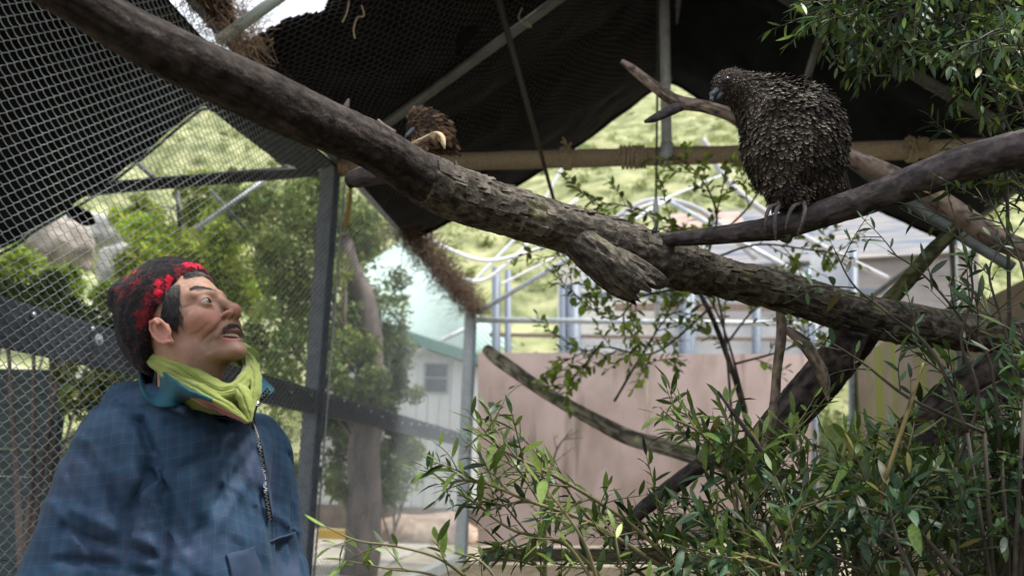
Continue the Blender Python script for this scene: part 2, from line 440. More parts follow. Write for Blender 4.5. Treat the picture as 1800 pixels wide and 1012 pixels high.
ftube('rafter_pipe', [G(838, 550), G(1172, 352)], .04, M_pipe, gable); ftube('rafter_pipe', [G(1172, 352), G(1545, 560)], .04, M_pipe, gable)
ftube('upright_pipe', [G(1155, 560), G(1152, 352)], .035, M_pipe, gable)
ftube('upright_pipe', [G(1430, 985), G(1434, 568)], .05, M_post, gable)
# a sparse wire net fills the gable above the panels
def hexnet(fn, nu, nv, r):
    """fn(u,v)->points, u,v arrays in cell units; hexagonal netting of nu x nv cells as thin wires"""
    V = []; seg = []
    S = []
    iu, iv = np.meshgrid(np.arange(nu), np.arange(nv), indexing='ij'); iu = iu.ravel(); iv = iv.ravel()
    cx = iu + .5 * (iv % 2); cy = iv * .86
    a = np.stack([cx, cy - .29 * 1.0], -1); b = np.stack([cx, cy + .29], -1); c = np.stack([cx + .5, cy + .57], -1); d = np.stack([cx - .5, cy + .57], -1)
    S = np.concatenate([np.stack([a, b], 1), np.stack([b, c], 1), np.stack([b, d], 1)])
    A = fn(S[:, 0, 0], S[:, 0, 1]); B = fn(S[:, 1, 0], S[:, 1, 1])
    T = B - A; T /= np.linalg.norm(T, axis=1)[:, None] + 1e-9
    ref = np.array([.3, .2, .93]); X = np.cross(T, ref); X /= np.linalg.norm(X, axis=1)[:, None]; Y = np.cross(T, X)
    n = len(A); V = []
    for k in range(3):
        th = 2 * math.pi * k / 3; o_ = r * (math.cos(th) * X + math.sin(th) * Y); V += [A + o_, B + o_]
    V = np.stack(V, 1).reshape(-1, 3); b0 = np.arange(n)[:, None] * 6
    Q = np.concatenate([b0 + np.array([0, 1, 3, 2]), b0 + np.array([2, 3, 5, 4]), b0 + np.array([4, 5, 1, 0])])
    return V, Q
gA, gB = G(838, 552), G(1172, 352)
def gnet(u, v):
    x = gA[0] + u * .1; tt = np.clip(1 - np.abs(x - gB[0]) / (gB[0] - gA[0]), 0, 1); z = np.minimum(3.15 + v * .1, 3.78 + (gB[2] - 3.78) * tt)
    return np.stack([x, gA[1] + .03 - .04 * (x - gA[0]), z], -1)
V, Q = hexnet(gnet, 56, 28, .0011); mk('wire_net', V, Q, M_wire, gable, kind='stuff')

# right-hand wall of the enclosure, stained render
M_rw = mat('mossy_rendered_wall', (.23, .18, .145), .9, .15, var=(.30, .24, .20), vscale=3, bump=.4)
n_ = M_rw.node_tree.nodes; l_ = M_rw.node_tree.links
tc = n_.new('ShaderNodeTexCoord'); mp = n_.new('ShaderNodeMapping'); mp.inputs['Scale'].default_value = (2.2, 2.2, .22); l_.new(tc.outputs['Object'], mp.inputs[0])
nz = n_.new('ShaderNodeTexNoise'); nz.inputs['Scale'].default_value = 1.5; nz.inputs['Detail'].default_value = 5; l_.new(mp.outputs[0], nz.inputs['Vector'])
cr = n_.new('ShaderNodeValToRGB'); cr.color_ramp.elements[0].position = .48; cr.color_ramp.elements[1].position = .66; l_.new(nz.outputs[0], cr.inputs[0])
mx = n_.new('ShaderNodeMix'); mx.data_type = 'RGBA'; bs = n_['Principled BSDF']; src = bs.inputs['Base Color'].links[0].from_socket
l_.new(cr.outputs[0], mx.inputs[0]); l_.new(src, mx.inputs[6]); mx.inputs[7].default_value = (.22, .25, .045, 1); l_.new(mx.outputs[2], bs.inputs['Base Color'])
def streaks(M_, col, lo, hi, sc, sz=.22, k=1.0):
    n_ = M_.node_tree.nodes; l_ = M_.node_tree.links; tc = n_.new('ShaderNodeTexCoord'); mp = n_.new('ShaderNodeMapping'); mp.inputs['Scale'].default_value = (sc, sc, sc * sz); mp.inputs['Location'].default_value = (lo * 7, 3, 1); l_.new(tc.outputs['Object'], mp.inputs[0])
    nz = n_.new('ShaderNodeTexNoise'); nz.inputs['Scale'].default_value = 1.5; nz.inputs['Detail'].default_value = 6; l_.new(mp.outputs[0], nz.inputs['Vector'])
    mr = n_.new('ShaderNodeMapRange'); mr.inputs[1].default_value = lo; mr.inputs[2].default_value = hi; mr.inputs[4].default_value = k; l_.new(nz.outputs[0], mr.inputs[0])
    mx = n_.new('ShaderNodeMix'); mx.data_type = 'RGBA'; bs = n_['Principled BSDF']; src = bs.inputs['Base Color'].links[0].from_socket
    l_.new(mr.outputs[0], mx.inputs[0]); l_.new(src, mx.inputs[6]); mx.inputs[7].default_value = (*col, 1); l_.new(mx.outputs[2], bs.inputs['Base Color'])
streaks(M_pink, (.24, .19, .12), .48, .78, 1.1, .5, .8); streaks(M_pink, (.60, .48, .46), .55, .75, .8, .6, .7); streaks(M_pink, (.15, .12, .08), .60, .72, 3.0, .12, .6)
rwall = thing('side_wall', 'right side wall of the aviary with yellow green moss streaks behind the bushes', 'wall', F(9, 0, 5.5))
for (s0, s1, z1) in ((-4, .2, 3.0), (.21, 4.19, 3.0), (4.2, 9.2, 3.0), (9.21, 13.6, 3.1)):  # near panels run on unseen past the viewer, added to cut frontal light
    o = mk('panel', *beam(F(s0, z1 / 2, 5.55), F(s1, z1 / 2, 5.55), .08, z1), M_rw, rwall, False)
ftube('top_pipe', [F(3.5, 3.76, 5.5), F(13.8, 3.76, 5.5)], .035, M_pipe2, rwall)
for s in (4.2, 9.2, 13.4): ftube('post', [F(s, 0, 5.46), F(s, 3.76, 5.46)], .04, M_pipe2, rwall)

back = thing('unseen_light_block', 'unseen dark boarded wall behind the viewer, added to cut frontal light', 'wall', F(-3.6, 0, 2.7))  # out of view; added to keep frontal light off the scene
for i in range(19): mk('board', *box(F(-3.6, 1.8, -.05 + i * .3) , .04 + .006 * (i % 2), .296, 3.6, (fdir, fnor, (0, 0, 1))), M_base, back, False)
# ---------------------------------------------------------------- the black cloth roof
def roofz(tt):      # tt in -1..1 across: left eave, ridge, right eave
    a = np.abs(tt); z = 3.76 + 1.86 * (1 - np.sqrt(a * a + .003)) ; return z - .16 * np.sin(np.clip(a, 0, 1) * math.pi)
SR1 = 9.45
def roof(u, v, drop=0.0, sag=1):
    tt = u * 2 - 1; s = 2.6 + v * (SR1 - 2.6)
    edge = np.clip((v - .8) / .2, 0, 1)
    p = F0(s, roofz(tt), (tt + 1) * 2.75)
    q = np.stack([s * .9, tt * 3, 0 * s], -1); fold = .05 * vn(np.stack([tt * 16, s * .35, 0 * s], -1), 1, 2) + .05 * fbm(q, 1.1, 3, 4) + .012 * np.sin(tt * 60 + 2 * vn(q, 1, 8))
    bay = -.10 * np.abs(np.sin((s - 2.6) / 2.28 * math.pi))
    p[:, 2] += (fold * (1 - .8 * edge) + bay) * np.clip(1.05 - np.abs(tt) ** 8, 0, 1) * sag - drop
    return p
def F0(s, z, off):
    p = fbase[None] + s[:, None] * fdir + off[:, None] * fnor; p = p.copy(); p[:, 2] = z; return p
V, Q = grid(400, 330, lambda u, v: roof(u, v))
# the far hem bows up a little between its ties
px, py, pz = projv(V)
# torn opening near the left eave where the sky shows
poly = np.array([(340, -400), (420, 70), (470, 62), (505, 34), (560, 18), (600, -20), (640, -400)])
def inpoly(x, y, pg):
    c = np.zeros(len(x), bool); j = len(pg) - 1
    for i in range(len(pg)):
        xi, yi = pg[i]; xj, yj = pg[j]
        c ^= ((yi > y) != (yj > y)) & (x < (xj - xi) * (y - yi) / (yj - yi + 1e-9) + xi); j = i
    return c
cx = px[Q].mean(1); cy = py[Q].mean(1)
jit = 9 * vn(V[Q].mean(1), 6); hole = inpoly(cx + jit, cy + jit, poly)
roofo = thing('cloth_roof', 'black shade cloth roof sagging from the ridge with pale pipes under it', 'roof', F(6, 3.76, 2.75))
ob = mk('shade_cloth', V, Q[~hole], M_cloth, roofo)
sm = ob.modifiers.new('solid', 'SOLIDIFY'); sm.thickness = .003
from mathutils.bvhtree import BVHTree
_rb = BVHTree.FromPolygons([Vector(v) for v in V], [tuple(map(int, f)) for f in Q])
def RH_(px, py, off=.09):
    d = ray(px, py).normalized(); h = _rb.ray_cast(Vector((0, 0, CAM_Z)), d)[0]; return np.array(h) - np.array(d) * off * 3
# rope hem at the far edge
hp = roof(np.linspace(0, 1, 200), np.full(200, 1.0)); V, Q = tube(hp + np.array([0, .01, -.012]), .016, 8)
mk('hem', V, Q, M_cloth, roofo)
# chicken wire hanging just under the left slope
def rnet(u, v):
    uu = (u * .052) / 5.9; vv = (v * .052) / (SR1 - 2.6)
    p = roof(np.clip(uu, 0, 1), np.clip(vv, 0, 1), .05, .8)
    k = np.stack([uu * 30, vv * 30, 0 * uu], -1)
    p[:, 2] += .03 * vn(k, .6, 3) ; p += (.010 * np.stack([vn(k, 1.3, 5), vn(k, 1.3, 6), vn(k, 1.3, 7)], -1)); return p
V, Q = hexnet(rnet, 56, 148, .0011); px2, py2, _ = projv(V)
keep = (px2[Q].mean(1) > 380) ; mk('chicken_wire', V, Q[keep], mat('rusty_netting', (.20, .18, .17), .5, .3, .3), roofo, kind='stuff')
# pipes carrying the roof
def rtube(name, a, b, r, m, par=None):
    V, Q = tube(np.array([a, b]), r, 14); return mk(name, V, Q, m, par or roofo)
rtube('pipe', RH_(668, 226), RH_(1035, -40), .036, mat('grey_green_pipe', (.20, .22, .20), .5, .4, .2, var=(.13, .14, .13), vscale=9))
rtube('pipe', RH_(1340, -30), RH_(1765, 222), .05, M_pipe2)
rtube('strut', RH_(1455, 20), RH_(1415, 150), .03, M_pipe2)
rtube('pipe', P(385, 72, 4.62), P(540, -40, 4.3), .032, mat('pale_green_pipe', (.42, .50, .47), .5, .4, .1))
rtube('ridge_pipe', F(3, 5.50, 2.75), F(9.4, 5.50, 2.75), .03, M_pipe2)
rod = thing('hanging_rod', 'thin dark rod slanting from the roof down behind the long trunk', 'rod', P(975, 355, 6.3))
V, Q = tube(np.array([P(868, -30, 5.6), P(975, 357, 6.3)]), np.array([.024, .012]), 10); mk('shaft', V, Q, mat('dark_rod', (.06, .05, .04), .6, .3), rod)

# vertical galvanised pole and the thin cable beside it
pole = thing('hanging_pole', 'vertical galvanised pole dropping from the roof to the rope beam', 'pole', P(1172, 275, 6.75))
V, Q = tube(np.array([P(1166, -60, 6.75), P(1172, 262, 6.75)]), .041, 20); mk('tube', V, Q, M_pipe, pole)
V, Q = tube(np.array([P(1172, 252, 6.75), P(1172, 285, 6.75)]), .049, 20); mk('socket', V, Q, M_pipe, pole)
cab = thing('steel_cable', 'thin steel cable hanging just left of the galvanised pole, with a pale end fitting', 'cable', P(1153, 400, 6.6))
V, Q = tube(np.array([P(1157, -60, 6.6), P(1155, 200, 6.6), P(1153, 352, 6.6)]), .009, 8); mk('wire', V, Q, M_pipe2, cab)
V, Q = tube(spl([P(1153, 350, 6.6), P(1153, 362, 6.6), P(1153, 380, 6.6), P(1154, 402, 6.6)], 10), np.array([.012, .016, .018, .022, .024, .024, .024, .022, .02, .012]), 12); mk('fitting', V, Q, M_white, cab)

# ---------------------------------------------------------------- rope-wrapped beam
bA, bB = P(590, 290, 7.2), P(1880, 256, 6.45)
rb = thing('rope_wrapped_beam', 'long horizontal perch beam wound with tan coir rope from the left post across', 'beam', bA)
V, Q = tube(np.array([bA, bB]), .056, 20); mk('core', V, Q, M_base, rb)
L = np.linalg.norm(bB - bA); bd = (bB - bA) / L; bn = np.cross(bd, (0, 0, 1)); bn /= np.linalg.norm(bn); bu = np.cross(bn, bd)
turns = int(L / .021); tt = np.arange(turns * 14 + 1) / 14
rr = .0625 + .003 * vn(np.stack([tt * .13, tt * 0, tt * 0], -1)); c = bA + (tt * .021)[:, None] * bd + rr[:, None] * (np.cos(2 * np.pi * tt)[:, None] * bn + np.sin(2 * np.pi * tt)[:, None] * bu)
V, Q = tube(c, .0118, 6); mk('rope', V, Q, M_rope, rb)
def lash(px, n, r, pitch, name='lashing'):
    c0 = P(px, 0, 7); t0 = (px - 590) / (1880 - 590); base = bA + (bB - bA) * t0
    t = np.arange(n * 16 + 1) / 16; c = base + ((t - n / 2) * pitch)[:, None] * bd + (.083) * (np.cos(2 * np.pi * t)[:, None] * bn + np.sin(2 * np.pi * t)[:, None] * bu)
    V, Q = tube(c, r, 8); return mk(name, V, Q, M_rope, rb)
lash(1136, 4, .013, .032); lash(1158, 3, .012, .026); lash(1025, 3, .014, .022, 'knot'); lash(606, 3, .017, .03, 'knot'); lash(1622, 3, .014, .02, 'knot')
# knot ears and frayed tufts
q = MB(); rg = np.random.default_rng(5)
for (x, yy, k) in ((1025, -6, 12), (1622, 6, 60), (606, 8, 40)):
    base = bA + (bB - bA) * ((x - 590) / 1290)
    for i in range(k):
        d = rg.normal(size=3); d[1] = -abs(d[1]); d /= np.linalg.norm(d); p0 = base + np.array([0, -.09, 0]) + rg.normal(size=3) * .02
        ln = .05 + .06 * rg.random()
        if k == 12: p0 = base + np.array([0, -.07, .06]); 
        V, Q = tube(spl([p0, p0 + d * ln * .6 + np.array([0, 0, .01]), p0 + d * ln + np.array([0, 0, -.02])], 5), .0035 if k > 12 else .009, 4); q.add(V, Q)
q.build('frayed_rope', M_rope, rb)
o = mk('tape', *tube(np.array([bA + (bB - bA) * .424, bA + (bB - bA) * .434]), .0765, 20), mat('grey_tape', (.30, .30, .29), .5, .4), rb)
# a loose rope end hanging at the left
V, Q = tube(spl([P(614, 300, 7.0), P(616, 340, 7.0), P(612, 372, 7.0), P(608, 398, 7.0)], 14), np.linspace(.012, .022, 14), 8)
tagit(mk('rope_end', V, Q, mat('ochre_rope', (.40, .27, .10), .9, .1), None), 'short ochre rope end hanging below the left end of the beam', 'rope')

# ---------------------------------------------------------------- moss and straw debris caught on the fence top
M_moss = mat('dry_brown_moss', (.07, .045, .035), .95, .1, var=(.16, .115, .08), vscale=30)
def tufts(path, n, ln, rad, seed, r=.0025, spread=.06):
    rg = np.random.default_rng(seed); q = MB(); path = np.asarray(path)
    for i in range(n):
        u = rg.random() * (len(path) - 1); k = min(int(u), len(path) - 2); p0 = path[k] + (path[k + 1] - path[k]) * (u - k) + rg.normal(size=3) * spread
        d = rg.normal(size=3); d /= np.linalg.norm(d); e = rg.normal(size=3) * .5
        L_ = ln * (.4 + rg.random()); c = [p0, p0 + d * L_ * .4, p0 + (d + e * .6) * L_ * .7, p0 + (d + e) * L_]
        V, Q = tube(spl(c, 6), r, 3, caps=False); q.add(V, Q)
    return q
m_ = tufts([F(s, 3.80, .03) for s in np.linspace(9.0, 13.9, 30)], 2600, .13, 1, 4, .004, .07).build('moss_debris', M_moss, None)
tagit(m_, 'dark brown tangle of dry moss caught along the fence top near the far corner post', 'moss', kind='stuff')
m_ = tufts([F(s, 3.80, .05) for s in np.linspace(4.1, 4.9, 12)] + [P(405, 78, 4.6), P(430, 74, 4.5)], 900, .15, 1, 9, .0016, .06).build('straw_debris', mat('dry_straw', (.20, .14, .09), .9, .1, var=(.10, .06, .04), vscale=20), None)
tagit(m_, 'wisps of dry brown straw on the fence top beside the bright sky gap', 'straw', kind='stuff')
# loose strands hanging from the netting
def strand(name, pts, Y, lab, r=.004):
    V, Q = tube(spl([P(x, y, Y) for x, y in pts], 30), r, 5); tagit(mk(name, V, Q, mat('straw_strand', (.38, .28, .18), .8, .2), None), lab, 'straw')
strand('hanging_straw', [(614, 2), (610, 22), (602, 40)], 5.0, 'shorter pale straw strand dangling under the chicken wire')
strand('hanging_straw', [(636, 10), (640, 28), (628, 32), (622, 52), (624, 68)], 5.0, 'longer looped straw strand dangling right of the shorter one under the chicken wire')
strand('hanging_straw', [(918, 14), (912, 32), (924, 44), (934, 48), (925, 38)], 5.6, 'hooked straw strand hanging beside the slanting roof pipe')
# ================================================================== OUTSIDE THE LEFT FENCE
# neighbouring cage: its black roof with a gable opening at Y = 7.2
nb = thing('neighbour_cage', 'dark roofed cage next door seen through the chain link, its gable open on the hillside', 'cage', (-3, 7.2, 0))
NX = [(-260, 560), (0, 440), (60, 400), (165, 338), (262, 262), (330, 205), (362, 186), (400, 206), (455, 248), (506, 290), (560, 296), (600, 294)]
hemp = spl([P(x, y, 7.2) for x, y in NX], 70)
def nroof(u, v):
    i = u * 69; a = np.clip(i.astype(int), 0, 68); f = (i - a)[:, None]
    p = hemp[a] * (1 - f) + hemp[a + 1] * f
    d = (1 - v) * 5.6
    p = p - d[:, None] * fdir[None]
    q = np.stack([u * 40, v * 3, 0 * u], -1); p[:, 2] += (.04 * vn(q) + .06 * fbm(q, .3, 3)) * (1 - v * .7) - .12 * np.sin(v * math.pi)
    return p
V, Q = grid(140, 60, nroof); ob = mk('shade_cloth', V, Q, M_cloth, nb); sm = ob.modifiers.new('solid', 'SOLIDIFY'); sm.thickness = .004
V, Q = tube(hemp + np.array([0, .02, -.02]), .014, 8); mk('hem', V, Q, mat('green_edge_pipe', (.02, .06, .035), .5, .4), nb)
ftube('tie_beam', [P(120, 338, 7.25), P(212, 328, 7.25), P(560, 299, 7.25)], .052, M_black, nb, 10)
mk('gable_post', *beam(P(-90, 1000, 7.25) * np.array([1, 1, 0]), P(-90, 470, 7.25), .1, .1, (0, 1, 0)), M_black, nb, False)
def bgpipe(a, b, Y, r, m): 
    V, Q = tube(np.array([P(*a, Y), P(*b, Y)]), r, 8); return mk('brace', V, Q, m, nb)
bgpipe((402, 205), (512, 292), 7.5, .022, M_pipe); bgpipe((238, 284), (276, 318), 7.5, .02, M_pipe2); bgpipe((478, 308), (345, 402), 8.2, .022, M_pipe); bgpipe((370, 335), (430, 400), 8.2, .016, M_pipe2)
bgpipe((312, 336), (316, 400), 7.6, .02, M_pipe2)
V, Q = tube(spl([P(118, 368, 6.9), P(140, 378, 6.9), P(165, 392, 6.9)], 8), np.array([.03, .05, .05, .055, .06, .06, .05, .02]), 8)
mk('cloth_tie', V, Q, M_cloth, nb)

# pale bank with rocks beyond the cage
M_rock = mat('grey_rock', (.20, .21, .20), .9, .2, var=(.40, .39, .36), vscale=2.5, bump=.6, bscale=12)
def rock(x, y, Y, r, lab, m=M_rock, sq=(1.3, 1, .8)):
    c = P(x, y, Y); f = lambda p: ell(p, c, np.array(sq) * r) + r * .28 * fbm(p, 1.3 / r, 3, int(x))
    V, Q = nets(f, c - r * 2, c + r * 2, r * .13); tagit(mk('rock', V, Q, m, None), lab, 'rock', 'rocks on the bank behind the cage')
rock(90, 432, 16, .55, 'brownish rock on the bank at the left under the black cloth edge', mat('brown_rock', (.16, .14, .12), .9, .2, var=(.34, .30, .26), vscale=2, bump=.5))
rock(168, 412, 17, .5, 'pale rock beside the brownish one on the bank, just right of it')
rock(250, 480, 15, .55, 'pale boulder low on the bank behind the red and black hat')
# bank (terrain)
def bank(u, v):
    x = -14 + u * 10.2; y = 9 + v * 12
    p = np.stack([x, y, 0 * x], -1); z = np.clip((y - 9.5) * .42 + (-4 - x) * .14, 0, 9) + .25 * fbm(p, .5, 4) * np.clip(v * 3, 0, 1) - .02
    return np.stack([x, y, z], -1)
V, Q = grid(70, 80, bank); tagit(mk('bank', V, Q, mat('pale_bank_soil', (.13, .16, .06), .95, .1, var=(.46, .44, .38), vscale=.7, detail=8, mott=(.26, .28, .14)), None), kind='structure')
# shed with grey boards, low left
shed = thing('board_wall', 'low dark grey wall of weathered horizontal boards seen through the mesh at bottom left', 'wall', P(0, 900, 6.2))
M_bd = mat('weathered_boards', (.05, .075, .08), .85, .2, var=(.11, .14, .145), vscale=5, stretch=(1, 1, 7), bump=.4)
base = P(60, 900, 6.0) * np.array([1, 1, 0]); sx = np.array([-1, .12, 0]); sx /= np.linalg.norm(sx)
bmesh0 = None
for i in range(11):
    z = .1 + i * .17
    V, Q = box(base + sx * 1.6 + np.array([0, 0.004 * (i % 2), z]), 3.3, .03, .1685, (sx, np.cross((0, 0, 1), sx), (0, 0, 1)))
    bevel(mk('board', V, Q, M_bd, shed, False), .006)
mk('corner_post', *beam(base + np.array([.05, 0, 0]), base + np.array([.05, 0, 2.02]), .09, .09, (0, 1, 0)), M_bd, shed, False)
# trees beyond the fence
def branch(mb, pts, r0, r1, k=8, n=None):
    n = n or max(6, len(pts) * 4); c = spl(pts, n); c = c + .25 * r0 * np.stack([vn(c, 3 / max(r0, .02) * .2, a) for a in (1, 2, 3)], -1); V, Q = tube(c, np.linspace(r0, r1, n), k); mb.add(V, Q)
def ftree(name, lab, Y, trunkpx, blobs, nleaf, lsize, mleaf, mbark, r0, group, seed, limbs=True):
    rg = np.random.default_rng(seed); base = P(*trunkpx[0], Y); base[2] = 0
    t = thing(name, lab, 'tree', base, group)
    q = MB(); pts = [base] + [P(x, y, Y) for x, y in trunkpx[1:]]; branch(q, pts, r0, r0 * .45, 12)
    cs = np.array([P(x, y, Y + dy) for x, y, r, dy in blobs]); rs = np.array([r for *_, r, dy in blobs]) * PXM(Y)
    if limbs:
        for c in cs:
            k = rg.integers(1, len(pts)); a = pts[k]
            branch(q, [a, (a + c) / 2 + rg.normal(size=3) * .15 + np.array([0, 0, .1]), c], r0 * .16, .008, 6)
    q.build('trunk', mbark, t)
    sub = []; sr = []
    for c, r in zip(cs, rs):
        for _ in range(9):
            d = rg.normal(size=3); d /= np.linalg.norm(d); sub.append(c + d * r * 1.05 * rg.random() ** .4); sr.append(r * (.3 + .35 * rg.random()))
    V, Q, k = leafcloud(np.array(sub), np.array(sr), nleaf, lsize, rg, 1.0)
    tone = .55 + .9 * rg.random(len(sub)); hue = rg.random(len(V) // 4)
    colv = np.repeat(np.stack([tone[k] * (.8 + .5 * hue), tone[k], tone[k] * (.9 - .4 * hue)], -1), 4, 0)
    mk('crown', V, Q, mleaf, t, False, {'Col': colv}, kind='stuff')
    return t
M_lw = mat('willow_leaves', (.09, .14, .045), .5, .35, var=(.22, .28, .10), vscale=2.5, attr='Col', trans=.35)
M_ly = mat('yellow_green_leaves', (.15, .22, .03), .55, .3, var=(.30, .38, .06), vscale=2.5, attr='Col', trans=.4)
M_bark = mat('grey_bark', (.10, .085, .08), .9, .1, var=(.20, .165, .15), vscale=7, stretch=(1, 1, .3), bump=.7)
ftree('leafy_tree', 'large green leafy tree with a thick pale trunk behind the middle of the fence', 12.2, [(635, 960), (640, 800), (648, 640), (640, 520), (600, 420)],
      [(600, 420, 75, 0), (520, 380, 70, -.6), (470, 430, 75, -.8), (560, 500, 85, 0), (470, 540, 75, -.5), (640, 520, 70, .5), (690, 600, 50, .6), (600, 640, 60, -.2), (520, 640, 70, -.4), (450, 640, 60, -.6), (640, 740, 60, .3), (645, 690, 45, -.5), (600, 820, 60, .2), (690, 780, 48, .8), (700, 690, 38, .8), (430, 350, 50, -.6), (560, 330, 50, 0), (640, 400, 60, .5), (660, 850, 42, .5), (580, 730, 45, 0)],
      34000, .045, M_lw, M_bark, .24, 'trees beyond the left fence', 3)
ftree('leafy_tree', 'bright yellow green bushy tree beyond the fence, above the man with the hat', 14.5, [(300, 700), (310, 520), (320, 420)],
      [(330, 420, 80, 0), (250, 440, 60, 0), (390, 380, 60, .4), (300, 500, 70, -.3), (230, 380, 40, .6), (430, 520, 60, .3), (400, 450, 60, .2), (260, 540, 50, 0), (350, 350, 40, 0)],
      26000, .055, M_ly, M_bark, .11, 'trees beyond the left fence', 4)
ftree('leafy_tree', 'dark leafy shrub beyond the fence in front of the board wall, left of the man', 4.9, [(205, 960), (200, 800), (185, 690)],
      [(190, 670, 42, 0), (150, 690, 36, 0), (215, 720, 36, 0), (120, 660, 22, 0), (175, 740, 30, 0)], 1300, .032, M_lw, M_bark, .02, 'trees beyond the left fence', 5)
# tall pale tree far right of that on the kerb: low bushes
def bushblob(lab, Y, blobs, n, ls, m, seed, group):
    rg = np.random.default_rng(seed); cs = np.array([P(x, y, Y) for x, y, r in blobs]); rs = np.array([r for *_, r in blobs]) * PXM(Y)
    b = cs.mean(0); b[2] = 0; t = thing('bush', lab, 'bush', b, group); q = MB()
    for c in cs: branch(q, [b + rg.normal(size=3) * [.05, .05, 0], (b + c) / 2 + rg.normal(size=3) * .08, c], .03, .008, 6)
    q.build('stem', M_bark, t); V, Q, k = leafcloud(cs, rs, n, ls, rg, .9); tone = np.repeat(.6 + .8 * rg.random(n), 4)
    mk('foliage', V, Q, m, t, False, {'Col': np.stack([tone, tone, tone], -1)}, kind='stuff'); return t
bushblob('small green bush at the foot of the pale house beyond the fence', 17, [(700, 840, 40), (660, 860, 40), (720, 790, 28)], 3500, .05, M_lw, 6, 'bushes by the house')

bushblob('leafy dark bush over the top edge of the board wall at the left', 5.35, [(170, 590, 50), (120, 555, 38), (230, 560, 30), (60, 530, 34), (200, 640, 40), (10, 520, 34), (90, 500, 26)], 7200, .028, M_lw, 16, 'bushes by the board wall')
bushblob('pale green bush low on the bank under the black cloth edge at far left', 8.5, [(30, 470, 44), (110, 500, 36), (-20, 500, 44), (190, 520, 30)], 5200, .045, M_ly, 17, 'bushes by the board wall')
bushblob('wide mid green bush at ground level beyond the fence, behind the dark shrub', 9.5, [(300, 640, 60), (380, 700, 60), (440, 780, 60), (500, 860, 50), (260, 760, 60), (150, 800, 50)], 15000, .045, M_lw, 18, 'bushes by the board wall')
# house beyond the fence
house = thing('white_house', 'white boarded house with green trimmed gable roof beyond the fence', 'house', P(760, 934, 22))
HY = 22.0; M_hw = mat('white_painted_boards', (.66, .70, .72), .6, .3, var=(.76, .79, .8), vscale=2, stretch=(1, 1, .2)); M_mint = mat('mint_green_roof', (.36, .52, .44), .55, .3, var=(.45, .60, .52), vscale=1)
M_tr = mat('green_trim', (.10, .24, .20), .5, .4); M_glass = mat('dark_window_glass', (.05, .06, .08), .08, .6)
def ztop(px): return P(px, 558 + (px - 560) * .315, HY)[2]
pxs = np.arange(548, 872, 20)
for a in pxs:
    x0, x1 = P(a, 800, HY)[0], P(a + 19, 800, HY)[0]; dz = .008 if (a // 20) % 2 else 0
    V = [(x0, HY - dz, .55), (x1, HY - dz, .55), (x1, HY - dz, ztop(a + 19)), (x0, HY - dz, ztop(a)), (x0, HY + .05, .55), (x1, HY + .05, .55), (x1, HY + .05, ztop(a + 19)), (x0, HY + .05, ztop(a))]
    mk('board', V, [(3, 2, 1, 0), (4, 5, 6, 7), (0, 1, 5, 4), (1, 2, 6, 5), (2, 3, 7, 6), (3, 0, 4, 7)], M_hw, house, False)
xa, xb = P(548, 800, HY)[0], P(871, 800, HY)[0]
mk('back_wall', *box(((xa + xb) / 2, HY + 5, 2.2), xb - xa - .1, .1, 4.2), M_hw, house, False)
mk('side_wall', *box((xb - .06, HY + 2.6, 1.9), .1, 4.7, 3.2), M_hw, house, False); mk('side_wall', *box((xa + .06, HY + 2.6, 2.6), .1, 4.7, 5), M_hw, house, False)
a, b = np.array([xa - .2, HY - .35, ztop(548) + .22]), np.array([xb + .3, HY - .35, ztop(880) + .14])
mk('roof', [a, b, b + [0, 6, 0], a + [0, 6, 0], a + [0, 0, .1], b + [0, 0, .1], b + [0, 6, .1], a + [0, 6, .1]], [(3, 2, 1, 0), (4, 5, 6, 7), (0, 1, 5, 4), (1, 2, 6, 5), (2, 3, 7, 6), (3, 0, 4, 7)], M_mint, house, False)
mk('verge_board', *beam(a + [0, -.025, -.06], b + [0, -.025, -.06], .04, .24), M_tr, house, False)
wc = P(767, 664, HY - .03); f = mk('window', *box(wc, .62, .06, .72), mat('grey_window_frame', (.35, .38, .45), .5), house, False)
for dz in (-.17, .17): mk('pane', *box(wc + [0, -.035, dz], .5, .02, .3), M_glass, f, False)
mk('plinth', *box(((xa + xb) / 2, HY - .03, .28), xb - xa, .12, .53), mat('brown_plinth', (.16, .13, .11), .8, .2, var=(.25, .2, .17), vscale=3), house, False)
mk('waste_pipe', *tube(np.array([P(690, 640, HY - .3), P(830, 572, HY - .3)]), .06, 8), M_pipe, house)
# second, larger roof behind
h2 = thing('mint_roofed_building', 'large building with a pale mint metal roof behind the white house', 'building', P(720, 800, 31) * np.array([1, 1, 0]))
cr4 = [P(640, 470, 34), P(706, 425, 34), P(905, 610, 29), P(640, 640, 29)]
V, Q = grid(60, 2, lambda u, v: (cr4[0][None] * (1 - u)[:, None] + cr4[1][None] * u[:, None]) * (1 - v)[:, None] + (cr4[3][None] * (1 - u)[:, None] + cr4[2][None] * u[:, None]) * v[:, None] + np.stack([0 * u, 0 * u, .03 * np.sin(u * 190)], -1))
o = mk('roof', V, Q, mat('pale_mint_roofing', (.50, .66, .60), .5, .4, var=(.58, .72, .68), vscale=.6), h2); o.modifiers.new('s', 'SOLIDIFY').thickness = .05
mk('wall', *box((P(760, 700, 31)[0], 31.4, 1.9), 5.2, 3.6, 3.8), mat('cream_wall', (.5, .48, .42), .8, .2, var=(.6, .57, .5), vscale=1), h2, False)
